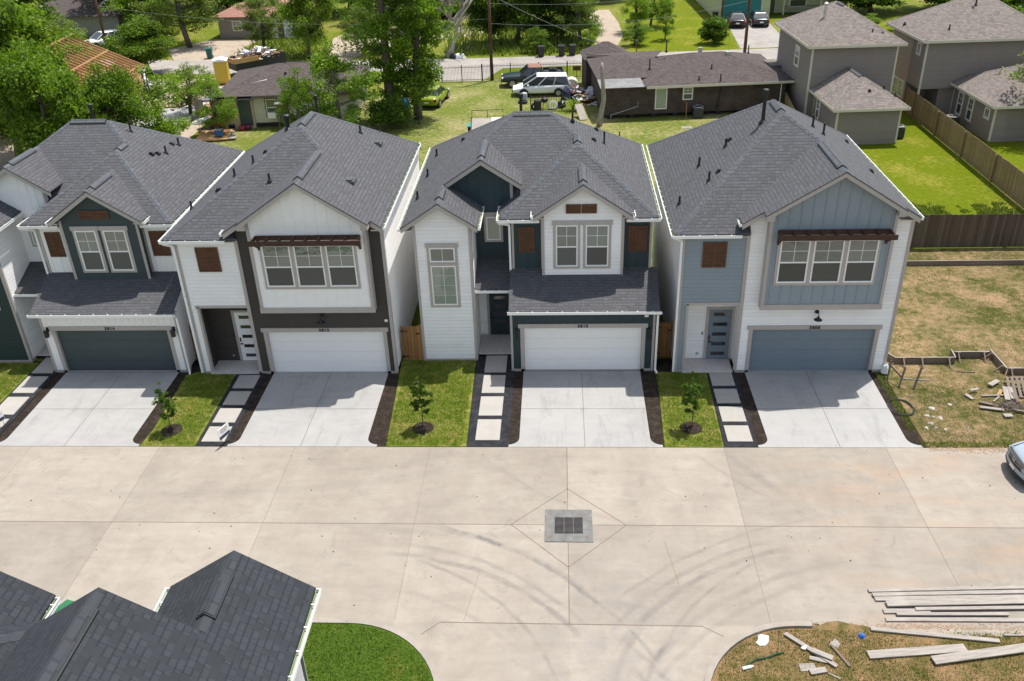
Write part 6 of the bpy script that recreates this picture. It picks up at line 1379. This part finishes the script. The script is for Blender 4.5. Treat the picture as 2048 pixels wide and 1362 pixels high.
MB().tube([(2.2, -.55, .86), (1.4, -.72, 1.04), (.9, -.78, 1.08)], .012, 5).tube([(2.2, .55, .86), (1.4, .72, 1.04), (.9, .78, 1.08)], .012, 5).build('bonnet_seam', 'black', t)

# ---------------------------------------------------------------- yard clutter
def barrel(x, y, r, h, mat, label, name='drum'):
    return tag(MB().lathe((x, y, 0), [(r*.95, 0), (r, .03), (r, h*.33), (r*1.04, h*.35), (r, h*.37), (r, h*.66), (r*1.04, h*.68), (r, h*.7), (r, h-.02), (r*.93, h)], 16).build(name, mat), label, 'drum')
t = thing('storage_tank', (1.05, 78.35, 0), 'round cream tank lying behind the white minivan', 'tank'); MB().tube([(0, -.5, .62), (0, .5, .62)], .6, 20).build('tank_shell', 'cream', t); MB().tube([(0, -.52, .62), (0, -.5, .62)], .4, 16).build('tank_end', 'ltrim', t)
barrel(1.3, 78.9, .22, .75, 'metal', 'grey metal drum with a lid behind the cream tank'); barrel(-1.75, 72.3, .3, .95, 'black', 'tall dark drum behind the ridge of house 5810'); barrel(-2.95, 76.0, .25, .6, greyp, 'grey bucket in front of the white minivan', 'bucket')
t = thing('kettle_grill', (-1.2, 72.7, 0), 'dark round grill on legs beside the tall dark drum', 'grill'); MB().lathe((0, 0, .6), [(.05, 0), (.26, .12), (.3, .25), (.26, .38), (.08, .48)], 14).build('grill_bowl', 'black', t); [MB().tube([(.2*math.cos(a), .2*math.sin(a), .65), (.3*math.cos(a), .3*math.sin(a), 0)], .015, 5).build('leg', 'iron', t) for a in (0, 2.1, 4.2)]
scrap('tarpaulin', .55, 76.1, .55, 0, 61, paint('navy_tarp', (.015, .02, .06), .6, .3), 'dark navy sheet draped over scrap behind the white minivan', 'sheet', None, 1.1); scrap('tarpaulin', 2.75, 76.2, .7, 0, 62, greyp, 'pale green grey sheet against the dark brick house', 'sheet', None, 1.0)
scrap('rubbish_bag', .2, 73.6, .42, 0, 63, paint('shiny_black_bag', (.02, .02, .03), .25), 'shiny black bag in the junk yard', 'rubbish bag', None, .6)
jc = heap(1.45, 76.9, .95, 1.3, .9, 150, 9, ['rim', paint('rusty_red_metal', (.16, .035, .02), .7, .4), 'black', 'poly'], 'tangle of rusty metal, bicycles and jugs behind the minivan', 'junk_heap', (.1, .5)); jd = heap(2.4, 74.8, .7, .7, .8, 90, 10, ['poly', 'pine', 'black'], 'heap of pale boards and crates at the corner of the brick house', 'junk_heap', (.2, .7))
t = thing('spiky_plant', (1.1, 72.4, 0), 'bright green palm like plant behind the ridge of house 5810', 'plant'); m = MB(); rnd = random.Random(8)
for k in range(46):
    a = rnd.uniform(0, 6.28); e = rnd.uniform(.2, 1.3); L = rnd.uniform(.8, 1.5); d = Vector((math.cos(a)*math.cos(e), math.sin(a)*math.cos(e), math.sin(e))); p0 = Vector((0, 0, .3)); p1 = p0+d*L*.6; p2 = p0+d*L-Vector((0, 0, .3*L*math.cos(e))); s = Vector((-d.y, d.x, 0)).normalized()*.05
    m.add([p0-s*.5, p0+s*.5, p1+s, p1-s, p2], [(0, 1, 2, 3), (3, 2, 4)])
m.build('leaves', 'leaf2', t); MB().tube([(0, 0, 0), (0, 0, .4)], [.12, .08], 8).build('stem', 'bark', t)
tag(MB().beam((1.5, 71.0, .9), (1.9, 69.6, .05), .6, .04).build('leaning_board', 'lumber'), 'long brown board lying in the grass left of the bare snag', 'board')
t = thing('yard_sign', (1.6, 83.0, 0), 'small rust red sign on the iron fence', 'sign'); MB().box(-.35, .35, -.02, .0, .75, 1.15).build('sign_panel', 'shutter', t); MB().tube([(0, .01, 0), (0, .01, .8)], .02, 6).build('post', 'iron', t)
t = thing('flatbed_trailer', (-5.4, 66.5, 0), 'flatbed trailer with pale boards and a green rail behind house 5810', 'trailer', R(4)); MB().box(-1.2, .25, -2.2, 2.2, .55, .62).build('deck', 'lumber', t); MB().box(.3, 1.2, -2.2, 2.2, .55, .62).build('deck', 'white_lap', t)
m = MB(); [m.box(x-.02, x+.02, 2.2, 2.24, .6, 1.2) for x in (-1.2, 0, 1.2)]; m.box(-1.22, 1.22, 2.2, 2.24, 1.18, 1.22); m.box(-1.28, -1.22, -2.3, 2.3, .5, .7); m.box(1.22, 1.28, -2.3, 2.3, .5, .7); m.build('rail', 'iron', t)
[MB().tube([(x, 0, .35), (x+.2, 0, .35)], .34, 16).build('wheel', 'tyre', t) for x in (-1.5, 1.3)]; MB().box(-1.55, -1.27, -.5, .5, .7, .76).build('mudguard', paint('teal_mudguard', (.04, .25, .22), .4), t)
scrap('tarpaulin', -12.9, 74.9, .55, 0, 66, paint('blue_tarp', (.01, .16, .5), .4, .2), 'bright blue sheet behind the tall tree trunks', 'sheet', None, .8); tag(MB().beam((-11.9, 72.5, .1), (-11.3, 73.6, .1), .12, .1).build('log', 'deadbark'), 'pale log on the grass between the tall trees and the lime green sedan', 'log')
tag(MB().sheet([(9.2, 66.9), (10.0, 66.9), (10.0, 67.5), (9.2, 67.5)], .02).box(9.3, 9.9, 67.0, 67.4, .0, .04).build('inspection_cover', 'curb'), 'small grey cover plate in the lawn by the brick house', 'cover')
# patio clutter behind the cream house
t = thing('deck', (-26.3, 66.9, 0), 'small sandy wooden deck with clutter behind the cream house', 'deck', R(8)); MB().box(-1.5, .9, -1.3, 1.4, .1, .2).build('deck_boards', 'pine', t); [MB().box(.9, 1.5-.2*k, -1.2+k*.8, -.7+k*.8, .1, .18).build('loose_board', 'lumber', t) for k in range(3)]
t = thing('cooler', (-25.95, 66.2, .2), 'blue and red cooler cart on the sandy deck', 'cooler'); MB().box(-.3, .3, -.22, .22, .1, .55).build('box', paint('deep_blue', (.01, .1, .3), .4), t, bevel=.04); MB().box(-.31, .31, -.23, .23, .56, .64).build('lid', 'rim', t, bevel=.02); MB().box(-.35, -.31, .2, .24, 0, 1.0).box(.31, .35, .2, .24, 0, 1.0).box(-.35, .35, .2, .24, .95, 1.0).build('handle', paint('red_tube', (.3, .03, .02), .5), t)
t = thing('folding_chair', (-27.0, 67.1, .2), 'black reclining chair on the sandy deck', 'chair', R(-30)); MB().box(-.3, .3, -.3, .3, .38, .42).build('seat', 'black', t); MB().beam((0, .3, .4), (0, .65, 1.1), .6, .03).build('backrest', 'black', t); [MB().tube([(x, y, 0), (x, y*.8, .4)], .015, 6).build('leg', 'metal', t) for x in (-.28, .28) for y in (-.28, .28)]
t = thing('garden_table', (-28.1, 69.3, 0), 'round white garden table beside the grey posts', 'table'); MB().lathe((0, 0, .68), [(.55, 0), (.55, .04), (.5, .05)], 18).build('table_top', 'poly', t); MB().tube([(0, 0, 0), (0, 0, .7)], .04, 8).build('leg', 'metal', t)
t = thing('sunshade', (-27.8, 67.3, 0), 'pale grey shade over a stool at the edge of the deck', 'sunshade'); MB().lathe((0, 0, 1.0), [(.6, 0), (.55, .08), (.05, .3)], 10).build('canopy', 'ltrim', t); MB().tube([(0, 0, 0), (0, 0, 1.2)], .02, 6).build('pole', 'metal', t)
t = thing('wooden_shelf', (-25.1, 69.3, 0), 'yellow timber shelf frame against the beige lean to', 'shelf'); m = MB(); [m.box(x-.03, x+.03, y-.03, y+.03, 0, 1.0) for x in (-.5, 0, .5) for y in (-.15, .15)]; m.build('post', 'cedarw', t); [MB().box(-.53, .53, -.18, .18, z, z+.04).build('shelf_board', 'cedarw', t) for z in (.3, .65, 1.0)]
for i, (x, y, mt, lab) in enumerate(((-25.9, 69.0, paint('navy_pot', (.01, .015, .05), .3), 'dark blue pot in front of the beige wall'), (-26.7, 69.0, 'iron', 'black pot on the deck corner near the beige wall'), (-24.9, 68.5, paint('crimson_pot', (.25, .02, .05), .4), 'crimson bowl at the edge of the lawn by the beige wall'), (-24.5, 68.7, paint('plum_pot', (.12, .02, .05), .4), 'plum coloured pot right of the crimson bowl'))):
    tag(MB().lathe((x, y, 0), [(.18, 0), (.26, .15), (.27, .3), (.22, .38)], 12).build('flower_pot', mt), lab, 'pot')
for x, y, h in ((-28.9, 71.1, 1.9), (-29.5, 71.6, 1.7)): tag(MB().box(x-.14, x+.14, y-.14, y+.14, 0, h).build('grey_post', 'lumber'), 'weathered grey post left of the cream house, %s one' % ('right' if h > 1.8 else 'left'), 'post')

# ---------------------------------------------------------------- trees
def tree(x, y, H, base, rad, label, leaf='leaf1', size=.3, per=60, nl=34, tr=.2, seed=1, stems=1, clump=.3, group='trees around the back street', lean=.03, name='tree', squash=1):
    t = thing(name, (x, y, 0), label, 'tree', 0, group); grow(t, seed, H, base, rad, tr, nl, leaf, size, per, clump, stems, lean); return t
protos = {}
def ptree(kind, x, y, ztop, width, label, seed=0, leaf=None):
    K = dict(dense=('leaf1', .2, 230, 46, 1, .28), airy=('leaf4', .17, 110, 44, 2, .22), small=('leaf2', .17, 130, 34, 2, .24), dark=('leaf3', .24, 170, 44, 1, .30))[kind]
    key = (kind, seed % 3)
    if key not in protos:
        H = 8.0; o = tree(x, y, H, 1.2 if kind != 'airy' else 1.8, 3.2, label, K[0], K[1], K[2], K[3], .24, 100+len(protos)*7, K[4], K[5]); protos[key] = o; c = o
    else:
        c = copy_tree(protos[key]); c.location = (x, y, 0); tag(c, label, 'tree', 'trees around the back street')
    s = ztop/8.0; wx = width/2/3.2; c.scale = (wx, wx, s); c.rotation_euler = (0, 0, seed*1.7)
    if leaf:
        for ch in c.children:
            if ch.name.startswith('crown'): ch.data = ch.data.copy(); ch.data.materials.clear(); ch.data.materials.append(M[leaf])
    return c
TL = [
 ('dense',-38.3,60,13.4,8.6,'tall leafy tree at the left edge of the picture'),('dense',-33.6,56.5,9.8,6.4,'leafy tree rising right behind the roof of house 5814'),('dense',-30.2,58,7.8,5.2,'bright tree between the timber frame and the roof ridge of 5814'),
 ('dense',-45.5,76,9.4,9.5,'broad tree left of the timber frame at the left edge'),('airy',-43.6,80,7.4,6.6,'light airy tree above the orange roof timbers'),('dark',-59.7,98,10.2,10,'tall tree at the upper left corner'),
 ('dense',-40.6,88.5,5.6,6.8,'round leafy tree right of the white parked car'),('airy',-41.1,101,9.0,9.4,'tall loose tree at the top, left of the grey bungalow'),('dark',-52.2,112,8.3,11,'dark tree behind the white parked car'),
 ('small',-28.9,63,6.6,6.2,'slim tree in front of the white concrete slab'),('small',-26.5,67,4.9,3.8,'small tree beside the beige lean to'),('airy',-31.1,97.1,6.6,5.8,'round light green tree in front of the grey bungalow'),
 ('dense',-25.6,94,8.5,5.8,'tree beside the red brown roof at the back street'),('airy',-20.2,96,5.6,5.8,'thin tree over the pale dirt track'),('small',-16.8,66,7.2,6.6,'leafy tree in front of the cream bungalow, right part'),('small',-19.0,64.5,5.8,3.8,'small slender tree in front of the brown framed windows'),
 ('dark',-42.9,122,8.3,11,'dark tree of the row behind the grey bungalow, left'),('dark',-48.0,125,8.0,11,'dark tree at the top between the far houses'),('dark',-34.3,124,8,10,'dark tree behind the red brown roof'),
 ('dark',-7.2,98.5,9.5,6.4,'tree with a dark trunk behind the gate pole'),('dark',-4.4,99.5,9.3,7.0,'tree behind the pickup across the street, with twin trunks'),('dark',.2,101,9.0,8.5,'broad dark tree behind the three bins'),('airy',2.2,97,6.0,5.0,'loose tree at the left side of the dirt track'),('dark',-12.0,120,8.0,9,'dark tree far behind the dead tree'),
 ('small',8.4,104,5.6,4.4,'young tree at the right side of the dirt track'),('small',10.4,106,5.8,5.0,'many stemmed tree on the bright lawn by the dirt track'),('small',11.3,99,3.9,2.6,'small tree on the bright lawn in front of the many stemmed tree'),
 ('airy',34.0,64.0,6.6,7.6,'airy olive green tree leaning over the low taupe wing at the right'),('dark',42.3,92,7.4,9.4,'dark tree behind the right taupe house'),('dark',44.8,112,6.4,10,'far dark tree at the upper right'),('dark',50.9,105,8.2,10,'dark tree in the upper right corner'),('dark',36.5,112,5.2,8.7,'dark tree behind the roof ridge of the right taupe house'),
 ('dark',-58.9,120,9,11,'dark tree at the top left, right of the corner'),('dark',-67.2,122,9.1,11,'dark tree farthest left in the back row'),('dark',-19.0,118,8.3,9.5,'dark tree at the top behind the tall trunks'),('dark',5.4,126,6.9,9,'dark tree at the end of the dirt track, right'),('dark',-2.1,124,7.7,9.5,'dark tree at the end of the dirt track, left'),
 ('dark',-27,121,8.3,10,'dark tree at the top, right of the red brown roof'),('dark',-73,104,9,11,'dark tree beyond the left edge of the far yards'),('small',33.5,103,1.6,3.0,'low shrub on the bright lawn behind the left taupe house, left one'),('small',36,101,1.5,2.6,'low shrub on the bright lawn behind the left taupe house, right one'),
 ('dense',-36.2,65,5.8,6.5,'bushy tree in front of the orange roof timbers'),('dense',-43.5,66,8.5,7,'leafy tree at the left edge in front of the timber frame'),('airy',-30.4,72.5,4.6,4.2,'thin tree in front of the pale lumber heap'),('airy',-38.8,63.5,8.2,6.5,'loose tree whose crown covers part of the orange roof timbers'),('dark',-14.5,109,8,9,'dark tree behind the pale dirt track and dead tree'),('dark',-3.5,110,8.5,9,'dark tree behind the twin trunked tree'),('dense',-46.5,106,7,8,'leafy tree between the white parked car and the loose tree'),('dense',-22.7,112,6,8,'tree above the pale dirt track at the top'),
 ('small',-2.2,94.6,2.6,3.2,'low bush behind the three bins'),('small',3.2,95.2,3.0,3.0,'bush at the mouth of the dirt track'),('small',7.9,96.6,2.4,3.6,'bush right of the dirt track near the mailbox')]
for i, (k, x, y, zt, w_, lab) in enumerate(TL): ptree(k, x, y, zt, w_, lab, i)
t = thing('round_bush', (15.9, 96.9, 0), 'round dark green bush on the bright lawn near the driveway with two cars', 'bush'); grow(t, 77, 2.6, .2, 1.4, .08, 26, 'leaf3', .2, 150, .4, 2)
# two tall cottonwoods behind house 5812
def column(x, y, H, tr, seed, label, spread, tilt=0):
    t = thing('cottonwood_tree', (x, y, 0), label, 'tree', 0, 'tall cottonwood trees behind house 5812'); rnd = random.Random(seed); m = MB(); cs = []; rs = []
    pts = [Vector((tilt*k*.1*(k/14), math.sin(k*.7+seed)*.1, H*k/14)) for k in range(15)]; m.tube(pts, [tr*(1-.75*k/14) for k in range(15)], 10)
    for i in range(125):
        f = rnd.uniform(.16, 1); p0 = pts[min(13, int(f*14))]; a = rnd.uniform(0, 6.28); r = spread*rnd.uniform(.25, 1)*(1 if f > .4 else .7); e = p0+Vector((math.cos(a)*r, math.sin(a)*r, rnd.uniform(-.3, 1.0)*r*.6))
        m.tube([p0, p0.lerp(e, .6)+Vector((0, 0, -.1)), e], [tr*.13, tr*.08, .02], 4); cs.append(tuple(e)); rs.append(rnd.uniform(.4, .8)); cs.append(tuple(p0.lerp(e, .6))); rs.append(rnd.uniform(.35, .6))
    m.build('trunk', 'bark', t, smooth=True); leafcloud('crown', 'leaf2', t, cs, rs, [95]*len(cs), .19, seed)
column(-13.4, 70.7, 15, .42, 4, 'tall cottonwood with a thick trunk behind the roof of house 5812, left of the pair', 3.3); column(-11.3, 70.9, 11.5, .36, 9, 'shorter bright cottonwood of the pair, nearest the lime green sedan', 2.9, .9)
t = thing('ivy_bush', (-13.0, 68.6, 0), 'dark ivy bush at the foot of the two cottonwoods', 'bush', 0); grow(t, 61, 2.2, .1, 1.9, .06, 30, 'leaf3', .16, 130, .36, 3)
